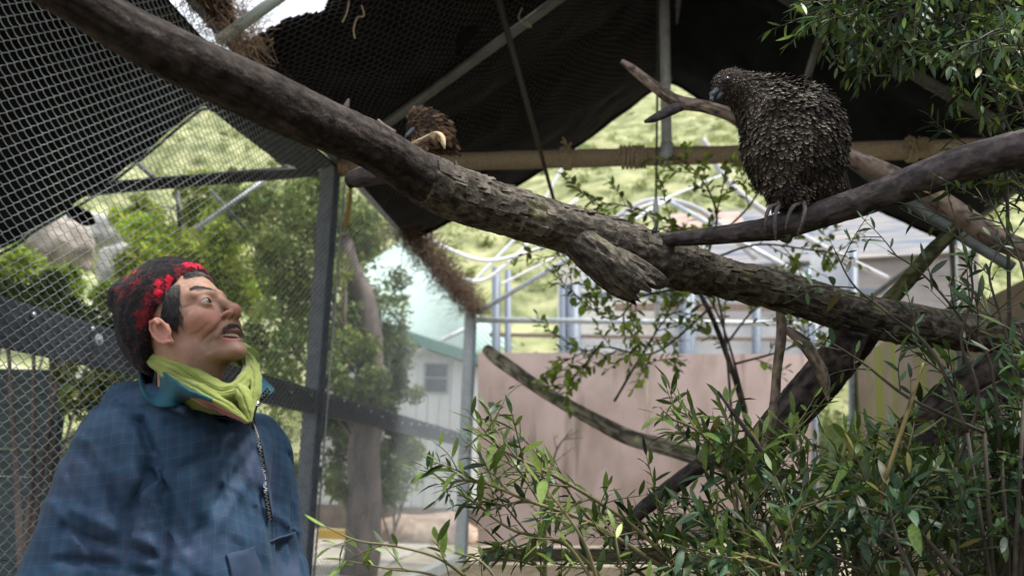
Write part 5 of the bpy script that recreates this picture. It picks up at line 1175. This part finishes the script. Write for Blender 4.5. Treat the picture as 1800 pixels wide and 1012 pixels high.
M_teal = mat('teal_fleece_lining', (.008, .06, .09), .9, .15, var=(.014, .085, .115), vscale=30, sheen=.1, bump=.5, bscale=400)
def H(px, py, off=.006): return hit(px, py, off)[0]
col_ = sheet('collar', [[P(268, 622, 1.845), P(282, 646, 1.76), P(308, 668, 1.70), P(338, 688, 1.665), P(372, 704, 1.65)],
                        [P(255, 634, 1.84), H(262, 668, .022), H(290, 692, .022), H(326, 702, .02), H(371, 706, .012)],
                        [P(244, 650, 1.83), H(249, 686, .014), H(272, 713, .016), H(316, 713, .014), H(370, 708, .010)]], 40, 16, M_teal, man, .005, wav=.0015)
sheet('lapel', [[H(292, 710, .008), H(330, 712, .010), H(372, 704, .012), H(404, 720, .012), H(434, 738, .008)], [H(300, 718, .012), H(334, 726, .016), H(376, 722, .018), H(408, 731, .014), H(436, 742, .007)], [H(306, 722, .004), H(338, 733, .006), H(378, 733, .006), H(410, 738, .004), H(438, 746, .003)]], 40, 10, M_jk, man, .003, {'Col': (.026, .055, .105)}, .001)
sheet('collar', [[P(436, 640, 1.90), P(446, 655, 1.86), P(452, 676, 1.80), P(450, 700, 1.75)], [P(452, 655, 1.91), P(464, 668, 1.87), P(470, 682, 1.82), P(456, 700, 1.755)], [P(462, 668, 1.92), P(480, 683, 1.88), P(478, 690, 1.83), P(462, 700, 1.76)]], 24, 10, M_teal, man, .005)
# zip: tape, teeth, pull
zp = [(473, 684), (466, 692), (455, 702), (447, 718), (443, 738), (450, 760), (457, 788), (463, 825), (467, 862), (472, 895), (475, 915)]
zc = spl(np.array([H(a, b, .0075) for a, b in zp]), 110)
zt, zN, zB = frames(zc); vd = -zc + np.array([0, 0, CAM_Z]); vd /= np.linalg.norm(vd, axis=1)[:, None]; sdz = np.cross(zt, vd); sdz /= np.linalg.norm(sdz, axis=1)[:, None]
V = np.concatenate([zc - sdz * .005 - vd * .002, zc + sdz * .005 - vd * .002]); n = len(zc); i = np.arange(n - 1); zipo = mk('zip_tape', V, np.stack([i, i + 1, i + 1 + n, i + n], -1), mat('black_tape', (.012, .013, .016), .8), jk, True)
q = MB()
dz = np.concatenate([[0], np.cumsum(np.linalg.norm(np.diff(zc, axis=0), axis=1))]); nt_ = int(dz[-1] / .0032)
for j in range(nt_):
    s = dz[-1] * j / nt_; k = min(int(np.searchsorted(dz, s)), n - 1); p = zc[k]; q.add(*box(p + sdz[k] * (.0012 if j % 2 else -.0012) + vd[k] * .001, .0038, .0019, .0022, (sdz[k], zt[k], vd[k])))
q.build('teeth', mat('silver_zip_teeth', (.55, .60, .62), .35, .5, .6), zipo, False)
q = MB(); kp = int(np.argmin(np.linalg.norm(zc - H(443, 738, .0075), axis=1))); p = zc[kp] + vd[kp] * .004
q.add(*box(p, .009, .010, .004, (sdz[kp], zt[kp], vd[kp]))); p1_, p2_ = H(447, 748, .012), H(459, 782, .012); q.add(*beam(p1_, p2_, .006, .002, vd[kp])); 
V, Q = tube(spl([p + vd[kp] * .003, p1_ + vd[kp] * .002, p2_], 6), .002, 6); q.add(V, Q); q.build('zip_pull', mat('grey_zip_pull', (.16, .17, .17), .5, .4, .3), zipo, False)
# front pouch pocket
sheet('pocket', [[H(398, 974, .002), H(440, 962, .003), H(480, 948, .003), H(518, 934, .002)], [H(402, 984, .005), H(444, 973, .006), H(484, 960, .006), H(520, 946, .005)], [H(406, 1010, .004), H(450, 1004, .005), H(490, 996, .005), H(526, 984, .004)], [H(410, 1060, .003), H(460, 1060, .003), H(500, 1055, .003), H(530, 1045, .002)]], 50, 20, M_jk, man, .003, {'Col': (.025, .052, .10)}, .0012)

# scarf ----------------------------------------------------------------
NX0 = P(352, 650, 1.845)
def sc(px, py, Rr, r, back=False):
    dx = P(px, py, 1.8)[0] - NX0[0]; yy = math.sqrt(max(Rr * Rr - dx * dx, 0)); Y = NX0[1] + (yy if back else -yy); return [*P(px, py, Y), r * PXM(Y)]
def scarf(name, rows, n, seed, c1, c2, cm=None, ridg=5, par=None, k=96):
    rows = np.array(rows); c = spl(rows, n); r = c[:, 3]; cc = c[:, :3]; rg = np.random.default_rng(seed); ph = rg.random() * 6
    tw = 2.4
    V, Q = tube(cc, r, k, shape=lambda th, s: 1.04 - .20 * (1 - np.abs(np.sin(ridg * .5 * th + tw * s * 1.6 + ph + .5 * np.sin(s * 7)))) ** 2 - .10 * (1 - np.abs(np.sin(ridg * th + 1.7 - tw * s * 2.2 + ph + .8 * np.sin(s * 11)))) ** 3 + .05 * np.sin(s * 23 + 2 * th))
    V[:-2] += .0004 * np.stack([vn(V[:-2] @ np.array([[1,0,0],[0,1,0],[0,.0,2.5]]), 150, a) for a in (4, 5, 6)], -1) + .0018 * np.stack([vn(V[:-2], 60, a) for a in (1, 2, 3)], -1)
    t = np.append(np.repeat(np.linspace(0, 1, n), k), [0, 1]); lowm = np.clip(vn(V, 22, seed) * .5 + .5, 0, 1)[:, None]
    C_ = np.array(c1) * (1 - lowm) + np.array(c2) * lowm
    if cm is not None:
        f = np.clip((t - cm[0]) / cm[1], 0, 1)[:, None]; ang = np.append(np.tile(np.linspace(0, 2*np.pi, k, endpoint=False), n), [0, 0]); low = np.clip(((np.append(np.repeat(cc[:, 2], k), [0, 0]) - V[:, 2]) / np.append(np.repeat(r, k), [1, 1])) * 1.6 + cm[3], 0, 1)[:, None]; f = f * low; C_ = C_ * (1 - f) + np.array(cm[2]) * f
    return mk(name, V, Q, M_sc, par, True, {'Col': C_})
M_sc = mat('green_gauze_scarf', (1, 1, 1), .85, .15, attr='Col', sheen=.3, bump=.5, bscale=420, bdist=.001)
scf = mk('scarf', *((lambda a: a)(tube(spl(np.array([sc(262, 628, .098, 10)[:3], sc(290, 622, .10, 10, True)[:3], sc(350, 612, .10, 10, True)[:3], sc(410, 616, .10, 10, True)[:3], sc(438, 630, .10, 10)[:3]]), 40), .022, 16))), M_sc, man, True)
n_v = len(scf.data.vertices); a = scf.data.attributes.new('Col', 'FLOAT_COLOR', 'POINT'); a.data.foreach_set('color', np.tile([.17, .22, .045, 1], n_v).astype(np.float32))
a_ = np.linspace(0, 2 * np.pi, 41); nc = P(368, 694, 1.815)
V, Q = tube(np.stack([nc[0] + .060 * np.cos(a_), nc[1] + .060 * np.sin(a_), nc[2] + .012 * np.cos(a_ - 2.6)], -1), .030, 24, shape=lambda th, s: 1 - .12 * np.abs(np.sin(3 * th + 20 * s)))
mk('fold', V, Q, M_sc, scf, True, {'Col': np.tile([.16, .20, .04], (len(V), 1))})
g1, g2_ = (.13, .17, .030), (.27, .31, .085)
scarf('fold', [sc(276, 612, .088, 8, True), sc(262, 626, .098, 11), sc(282, 636, .098, 14), sc(315, 647, .098, 17), sc(350, 670, .10, 18), (*P(384, 689, 1.735), 18 * PXM(1.74)), (*P(412, 688, 1.74), 18 * PXM(1.74)), (*P(434, 668, 1.76), 16 * PXM(1.76)), (*P(441, 645, 1.80), 13 * PXM(1.8)), (*P(430, 622, 1.84), 9 * PXM(1.84))], 160, 1, g1, g2_, None, 6, scf)
scarf('fold', [sc(266, 630, .104, 9), sc(292, 654, .106, 12), sc(326, 676, .112, 14), (*P(360, 695, 1.705), 15 * PXM(1.7)), (*P(395, 714, 1.70), 12 * PXM(1.7)), (*P(422, 732, 1.70), 7 * PXM(1.7)), (*P(436, 743, 1.70), 3 * PXM(1.7))], 120, 2, g1, g2_, (.28, .3, (.26, .085, .095), .15), 5, scf)
scarf('fold', [(*P(414, 686, 1.745), 12 * PXM(1.74)), (*P(424, 690, 1.73), 14 * PXM(1.73)), (*P(432, 708, 1.72), 12 * PXM(1.72)), (*P(436, 724, 1.715), 9 * PXM(1.71)), (*P(438, 742, 1.71), 4 * PXM(1.71))], 70, 3, g1, g2_, None, 6, scf)
scarf('fold', [(*P(440, 640, 1.80), 9 * PXM(1.8)), (*P(448, 662, 1.765), 11 * PXM(1.76)), (*P(449, 684, 1.74), 10 * PXM(1.74)), (*P(444, 706, 1.73), 8 * PXM(1.73)), (*P(440, 730, 1.715), 4 * PXM(1.715))], 70, 4, g1, g2_, None, 5, scf)

# legs and boots (below the frame) -------------------------------------
def trous(p):
    d = ell(p, (.01, 0, -.66), (.135, .165, .12))
    for s in (-1, 1): d = smin(d, cap(p, (.0, s * .09, -.68), (.02, s * .11, -1.02), .088, .065), .03); d = smin(d, cap(p, (.02, s * .11, -1.02), (.0, s * .12, -NB_[2] + .10), .065, .060), .02)
    return d + .004 * fbm(p, 14, 3)
V, Q = nets(trous, (-.2, -.3, -1.40), (.25, .3, -.5), .012); mk('trousers', bw(V), Q, mat('dark_trousers', (.03, .032, .04), .85, .2, var=(.05, .05, .06), vscale=30), man)
for s in (-1, 1):
    fz = -NB_[2]
    f_ = lambda p: smax(smin(cap(p, (-.02, s * .12, fz + .05), (-.015, s * .12, fz + .16), .052, .055), smin(ell(p, (.06, s * .13, fz + .04), (.13, .05, .055)), ell(p, (.10, s * .132, fz + .03), (.09, .052, .04)), .02), .03), -(p[:, 2] - fz), .006)
    V, Q = nets(f_, (-.15, s * .12 - .12, fz - .02), (.25, s * .12 + .12, fz + .26), .008); mk('boot', bw(V), Q, mat('brown_boot', (.06, .035, .02), .6, .3), man)
# ================================================================== THE BIRDS
def feather_template(L=1.0, wd=.42, cup=.10, n=5):
    V = [(0, 0, 0)]; st = [.18, .45, .72, .92, 1.0][:n]; wf = [.62, .95, 1, .62, .22][:n]; e = [0.15]
    for i, (x, w_) in enumerate(zip(st, wf)):
        h = wd * w_; z = cup * math.sin(x * 2.2); V += [(x, h, z - cup * .9 * w_), (x, 0, z), (x, -h, z - cup * .9 * w_)]; e += [x if x > .9 else .4, .96 if x > .99 else .5, x if x > .9 else .4]
    T = [(0, 2, 1), (0, 3, 2)]
    for i in range(n - 1):
        a = 1 + 3 * i; T += [(a, a + 1, a + 4), (a, a + 4, a + 3), (a + 1, a + 2, a + 5), (a + 1, a + 5, a + 4)]
    return np.array(V, float), np.array(T), np.array(e)
FT = feather_template()
M_fe = bpy.data.materials.new('pale_glint_feather'); M_fe.use_nodes = True
n_ = M_fe.node_tree.nodes; l_ = M_fe.node_tree.links; b = n_['Principled BSDF']; b.inputs['Roughness'].default_value = .8; b.inputs['Specular IOR Level'].default_value = .15
at = n_.new('ShaderNodeAttribute'); at.attribute_name = 'Col'; nz = n_.new('ShaderNodeTexNoise'); nz.inputs['Scale'].default_value = 9; nz.inputs['Detail'].default_value = 6; tc = n_.new('ShaderNodeTexCoord'); l_.new(tc.outputs['Object'], nz.inputs['Vector'])
mr = n_.new('ShaderNodeMapRange'); mr.inputs[3].default_value = .6; mr.inputs[4].default_value = 1.4; l_.new(nz.outputs[0], mr.inputs[0])
mx = n_.new('ShaderNodeMix'); mx.data_type = 'RGBA'; mx.blend_type = 'MULTIPLY'; mx.inputs[0].default_value = 1; l_.new(at.outputs['Color'], mx.inputs[6]); l_.new(mr.outputs[0], mx.inputs[7]); l_.new(mx.outputs[2], b.inputs['Base Color'])
def fcol(e, tone, tip):  # dark base, paler edge; the tip glint is put into the colour
    w_ = np.clip((e - .84) / .16, 0, 1)[:, None]; base = np.array([.028, .0225, .018]) * tone; return base * (1 - w_) + np.array(tip) * w_
FM = {}
def fmesh(ti, warm=0):
    key = (ti, warm)
    if key not in FM:
        tone, tip = [(.9, (.20, .17, .13)), (1.6, (.48, .42, .34)), (.5, (.05, .04, .034)), (1.3, (.36, .32, .21)), (2.0, (.75, .68, .62))][ti]
        V, T, e = FT; me = bpy.data.meshes.new('feather'); me.from_pydata(V.tolist(), [], T.tolist()); c = np.ones((len(V), 4), np.float32); c[:, :3] = fcol(e, tone, np.array(tip) * (.12 if warm else 1)) * (np.array([3.4, 2.6, 1.9]) if warm else 1)
        a = me.attributes.new('Col', 'FLOAT_COLOR', 'POINT'); a.data.foreach_set('color', c.ravel()); me.materials.append(M_fe); me.polygons.foreach_set('use_smooth', [True] * len(me.polygons)); FM[key] = (me, c[:, :3].copy())
    return FM[key]
def plumage(root, V, Q, flow, size, n, seed, nobj, lift, skip=None, warm=0):
    """feathers laid like tiles over the surface V,Q; flow(p)->direction the feathers point"""
    rg = np.random.default_rng(seed); N = vnormals(V, Q); ctr = V[Q].mean(1); fn = N[Q[:, 0]]; area = np.linalg.norm(np.cross(V[Q[:, 2]] - V[Q[:, 0]], V[Q[:, 3]] - V[Q[:, 1]]), axis=1)
    s0 = np.array([size(p) for p in ctr[::1]]) if False else size(ctr)
    w_ = area / s0 ** 2; 
    if skip is not None: w_ = w_ * (1 - skip(ctr))
    k = rg.choice(len(ctr), size=n * 4, p=w_ / w_.sum()); keep = []; cell = {}
    for i in k:
        s = s0[i] * .30; p = ctr[i]; key = tuple((p / s).astype(int)); ok = True
        for dx in (-1, 0, 1):
            for dy in (-1, 0, 1):
                for dz in (-1, 0, 1):
                    for j in cell.get((key[0]+dx, key[1]+dy, key[2]+dz), ()):
                        if np.linalg.norm(ctr[j] - p) < s * .8: ok = False
        if ok: cell.setdefault(key, []).append(i); keep.append(i)
        if len(keep) >= n: break
    L = []
    for i in keep:
        nn = fn[i]; d = flow(ctr[i]) + rg.normal(size=3) * .34; d = d - nn * (d @ nn); d /= np.linalg.norm(d) + 1e-9; lf = lift * (.1 + 1.9 * rg.random() ** 1.5); X = d * math.cos(lf) + nn * math.sin(lf); Yv = np.cross(nn, X); Yv /= np.linalg.norm(Yv); Z = np.cross(X, Yv)
        s = s0[i] * (.65 + .85 * rg.random()); L.append((ctr[i] - nn * s * .05 - d * s * .3, X, Yv, Z, s))
    P_ = np.array([l[0] for l in L]); Zc = np.array([l[3] for l in L]); tocam = (Zc * (np.array([0, 0, CAM_Z]) - P_)).sum(1); order = np.argsort(-tocam * np.array([l[4] for l in L]))
    RV, RT, RC = [], [], []; nv = 0
    for j, ii in enumerate(order):
        p, X, Yv, Z, s = L[ii]; tz = fbm(p[None], 26, 2, 6)[0] + .5 * rg.normal(); ti = 2 if tz < -.45 else 0 if tz < .15 else 3 if tz < .5 else 1 if tz < .9 else 4; me, c = fmesh(ti, warm)
        if j < nobj:
            o = bpy.data.objects.new('feather', me); COL.objects.link(o); o.parent = root; Mx = np.eye(4); Mx[:3, 0] = X * s; Mx[:3, 1] = Yv * s * .56; Mx[:3, 2] = Z * s; Mx[:3, 3] = p - np.array(root.location); o.matrix_local = Matrix(Mx.tolist())
        else:
            A = FT[0]; RV.append(p + s * (A[:, :1] * X + A[:, 1:2] * .56 * Yv + A[:, 2:] * Z)); RT.append(FT[1] + nv); RC.append(c); nv += len(A)
    if RV: mk('plumage', np.concatenate(RV), np.concatenate(RT), M_fe, root, True, {'Col': np.concatenate(RC)}, kind='stuff')
M_under = mat('dark_down', (.018, .015, .013), .95, .1, var=(.035, .03, .027), vscale=60)
M_beak = mat('grey_beak', (.035, .04, .05), .3, .5, var=(.08, .09, .11), vscale=30)
M_foot = mat('grey_scaly_foot', (.06, .048, .048), .55, .4, var=(.13, .105, .105), vscale=120, bump=.8, bscale=500)
BY = 2.2; bird = thing('parrot', 'large ruffled dark brown parrot perched on the smooth branch at the right, head bowed left', 'bird', P(1385, 372, BY))
pb = lambda px, py, dy=0.0: P(px, py, BY + dy); s_ = PXM(BY)
def birdf(p):
    rt_ = rotm('Y', 12)
    d = ell(p, pb(1393, 230), (91 * s_, .098, 98 * s_)); d = smin(d, ell(p, pb(1372, 268), (62 * s_, .078, 84 * s_)), .03)
    d = smin(d, ell(p, pb(1428, 262, .01), (60 * s_, .072, 82 * s_)), .03)
    d = smin(d, cap(p, pb(1335, 178, -.01), pb(1292, 150, -.03), 48 * s_, 28 * s_), .035)
    d = smin(d, ell(p, pb(1280, 148, -.035), (26 * s_, .030, 25 * s_)), .015); d = smin(d, ell(p, pb(1268, 150, -.04), (16 * s_, .022, 16 * s_)), .012)
    d = smin(d, ell(p, pb(1385, 345, -.01), (38 * s_, .05, 22 * s_)), .02)
    d = smin(d, ell(p, pb(1440, 330, .03), (40 * s_, .05, 30 * s_)), .02)
    return d + .003 * fbm(p, 30, 3)
c0 = pb(1385, 240); V, Q = nets(birdf, c0 - [.24, .17, .24], c0 + [.2, .17, .22], .0045); bV, bQ = V, Q
mk('body', V, Q, M_under, bird, True)
hd = pb(1275, 150, -.035)
def flowb(p):
    t = np.clip((np.linalg.norm(p - hd) - .03) / .12, 0, 1); away = (p - hd) / (np.linalg.norm(p - hd) + 1e-9); return away * (1 - t) * 1.2 + np.array([.30, .05, -1.0]) * t + np.array([0, 0, -.2]) 
def sizeb(c): dd = np.linalg.norm(c - hd, axis=1); return np.clip(.0065 + (dd - .03) * .11, .0060, .0175)
bbv = BVHTree.FromPolygons([Vector(v) for v in bV], [tuple(map(int, f)) for f in bQ]); ep, en = hit(1277, 141, -.0005, bbv)
face = lambda c: ((np.linalg.norm(c - pb(1258, 156, -.06), axis=1) < .012) | (np.linalg.norm(c - ep - [-.004, 0, .005], axis=1) < .0125)).astype(float)
plumage(bird, V, Q, flowb, sizeb, 9000, 3, 300, .34, face)
rg = np.random.default_rng(77); _N = vnormals(V, Q); k = rg.integers(0, len(V), 14000); dirs = np.array([flowb(V[i]) for i in k]); dirs /= np.linalg.norm(dirs, axis=1)[:, None]; dd = dirs + _N[k] * (.35 + .5 * rg.random((14000, 1))) + rg.normal(size=(14000, 3)) * .25; dd /= np.linalg.norm(dd, axis=1)[:, None]
ln = (.008 + .012 * rg.random(14000))[:, None] * np.clip(np.linalg.norm(V[k] - hd, axis=1) * 9, .35, 1)[:, None]; sd_ = np.cross(dd, rg.normal(size=(14000, 3))); sd_ /= np.linalg.norm(sd_, axis=1)[:, None]; k_ok = np.linalg.norm(V[k] - ep - [-.004, 0, .005], axis=1) > .013; ln = ln * k_ok[:, None]; b0 = V[k] + _N[k] * .002
mk('down', np.stack([b0 - sd_ * .0006, b0 + sd_ * .0006, b0 + dd * ln], 1).reshape(-1, 3), np.arange(42000).reshape(-1, 3), M_fe, bird, False, {'Col': np.repeat(np.array([.06, .05, .04]) * (.4 + 1.6 * rg.random((14000, 1)) ** 2), 3, 0)}, kind='stuff')
# wing tip and tail: long overlapping feathers
def quill(base, tip, wd, ti, root, nrm=(0, -1, .2), nm='tail_feather', cup=.06):
    X = tip - base; L = np.linalg.norm(X); X = X / L; Yv = np.cross(nrm, X); Yv /= np.linalg.norm(Yv); Z = np.cross(X, Yv); me, c = fmesh(ti); o = bpy.data.objects.new(nm, me); COL.objects.link(o); o.parent = root
    Mx = np.eye(4); Mx[:3, 0] = X * L; Mx[:3, 1] = Yv * wd; Mx[:3, 2] = Z * L * cup * 8; Mx[:3, 3] = base - np.array(root.location); o.matrix_local = Matrix(Mx.tolist())
for i in range(9):
    quill(pb(1452 + i * 3, 225 + 6 * i, -.045 + .012 * i), pb(1478 + i * 2.2, 318 + 2.5 * i, -.02 + .012 * i), .017, (2, 0, 2)[i % 3], bird, (.5, -1, .1), 'wing_feather')
for i in range(7):
    quill(pb(1410 + i * 7, 300, .0 + .008 * i), pb(1436 + i * 6, 352 + (3 - abs(i - 3)) * 2, .0 + .01 * i), .016, (2, 0)[i % 2], bird, (.2, -1, .1))
# beak, eye, legs, toes
def beakf(p):
    a, b_, c, d_ = pb(1262, 158, -.045), pb(1252, 166, -.052), pb(1251, 175, -.054), pb(1255, 181, -.054)
    d = cap(p, a, b_, .0105, .0070); d = smin(d, cap(p, b_, c, .0070, .004), .004); d = smin(d, cap(p, c, d_, .005, .0012), .003)
    lo = cap(p, pb(1268, 166, -.045), pb(1262, 172, -.048), .008, .0045); return smin(d, lo, .002)
V, Q = nets(beakf, pb(1258, 168, -.05) - .05, pb(1258, 168, -.05) + .05, .0015); mk('beak', V, Q, M_beak, bird)
def ball(c, r, n=20):
    th, ph = np.meshgrid(np.linspace(0, np.pi, n), np.linspace(0, 2 * np.pi, n * 2, endpoint=False), indexing='ij'); k = n * 2
    U = np.stack([np.sin(th) * np.cos(ph), np.sin(th) * np.sin(ph), np.cos(th)], -1).reshape(-1, 3); i = np.arange(n - 1)[:, None] * k; j = np.arange(k)[None]; return c + U * r, np.stack([i + j, i + k + j, i + k + (j + 1) % k, i + (j + 1) % k], -1).reshape(-1, 4)
mk('eye', *ball(ep + np.array([0, -.0050, 0]), .0062), mat('black_bird_eye', (.006, .005, .005), .05, .8), bird)
q = MB(); 
for i in range(14):
    a = i / 14 * 2 * np.pi; c = ep + np.array([math.cos(a) * .0070, -.0055, math.sin(a) * .0070]); q.add(*ball(c, .0013, 5))
q.build('eye_ring', mat('grey_eye_skin', (.10, .09, .085), .7), bird)
def toe(pts, r0, r1, nm='toe', par=None, n=26):
    c = spl(np.array([pb(*p) for p in pts]), n); V, Q = tube(c, np.linspace(r0, r1, n), 12, shape=lambda th, s: 1 + .09 * np.abs(np.sin(s * 26))); return mk(nm, V, Q, M_foot, par or bird)
for (sx, leg, toes) in ((0, [(1376, 325, -.02), (1372, 348, -.03), (1368, 362, -.036)], [[(1368, 360, -.036), (1354, 364, -.052), (1347, 380, -.056), (1346, 398, -.050)], [(1370, 362, -.040), (1364, 372, -.062), (1362, 392, -.064), (1363, 414, -.052)], [(1372, 362, -.030), (1384, 362, -.02), (1390, 368, .0)], [(1370, 360, -.02), (1362, 360, .0), (1358, 372, .02)]]),
                        (1, [(1405, 322, -.015), (1410, 342, -.028), (1412, 356, -.036)], [[(1410, 356, -.038), (1396, 362, -.054), (1388, 374, -.058), (1382, 396, -.052)], [(1412, 354, -.042), (1415, 368, -.062), (1411, 388, -.064), (1404, 408, -.052)], [(1414, 356, -.03), (1420, 360, -.01), (1424, 366, .01)], [(1410, 356, -.02), (1404, 358, .0), (1402, 366, .02)]])):
    foot = toe(leg, .0082, .0058, 'leg')
    for t in toes:
        toe(t, .0054, .0036, 'toe', foot)
        e = np.array(t[-1]); pr = np.array(t[-2]); dn = (e - pr) * .35; toe([tuple(e), tuple(e + dn * .7), tuple(e + dn + np.array([1.5, 2, .004]))], .0031, .0007, 'claw', foot, 10)
# the second bird, preening behind the trunk
B2 = 2.9; bird2 = thing('parrot', 'smaller looking brown parrot hunched behind the trunk with its head tucked to preen', 'bird', P(760, 275, B2))
p2 = lambda px, py, dy=0.0: P(px, py, B2 + dy); s2 = PXM(B2)
def b2f(p):
    rr_ = rotm('Y', 32)
    d = ell(p, p2(757, 222), (48 * s2, .055, 29 * s2), rr_); d = smin(d, ell(p, p2(742, 250, -.01), (34 * s2, .05, 26 * s2)), .02); d = smin(d, ell(p, p2(728, 222, -.03), (15 * s2, .03, 17 * s2)), .012)
    return smin(d, cap(p, p2(775, 245, .02), p2(800, 262, .03), .045, .02), .02) + .002 * fbm(p, 30, 2)
c0 = p2(755, 235); V, Q = nets(b2f, c0 - [.17, .12, .15], c0 + [.17, .12, .15], .0055); mk('body', V, Q, M_under, bird2)
h2_ = p2(726, 218, -.03)
plumage(bird2, V, Q, lambda p: (p - h2_) / (np.linalg.norm(p - h2_) + 1e-9) * .6 + np.array([.8, 0, -.5]), lambda c: np.clip(.010 + (np.linalg.norm(c - h2_, axis=1) - .02) * .14, .010, .024), 900, 5, 160, .2, None, 1)
V, Q = nets(lambda p: smin(cap(p, p2(726, 228, -.05), p2(716, 238, -.055), .010, .006), cap(p, p2(716, 238, -.055), p2(710, 246, -.055), .006, .0015), .004), p2(718, 236, -.05) - .05, p2(718, 236, -.05) + .05, .0022); mk('beak', V, Q, M_beak, bird2)
mk('leg', *tube(spl([p2(752, 262, -.02), p2(754, 285, -.02), p2(756, 300, -.02)], 8), .008, 8), M_foot, bird2)
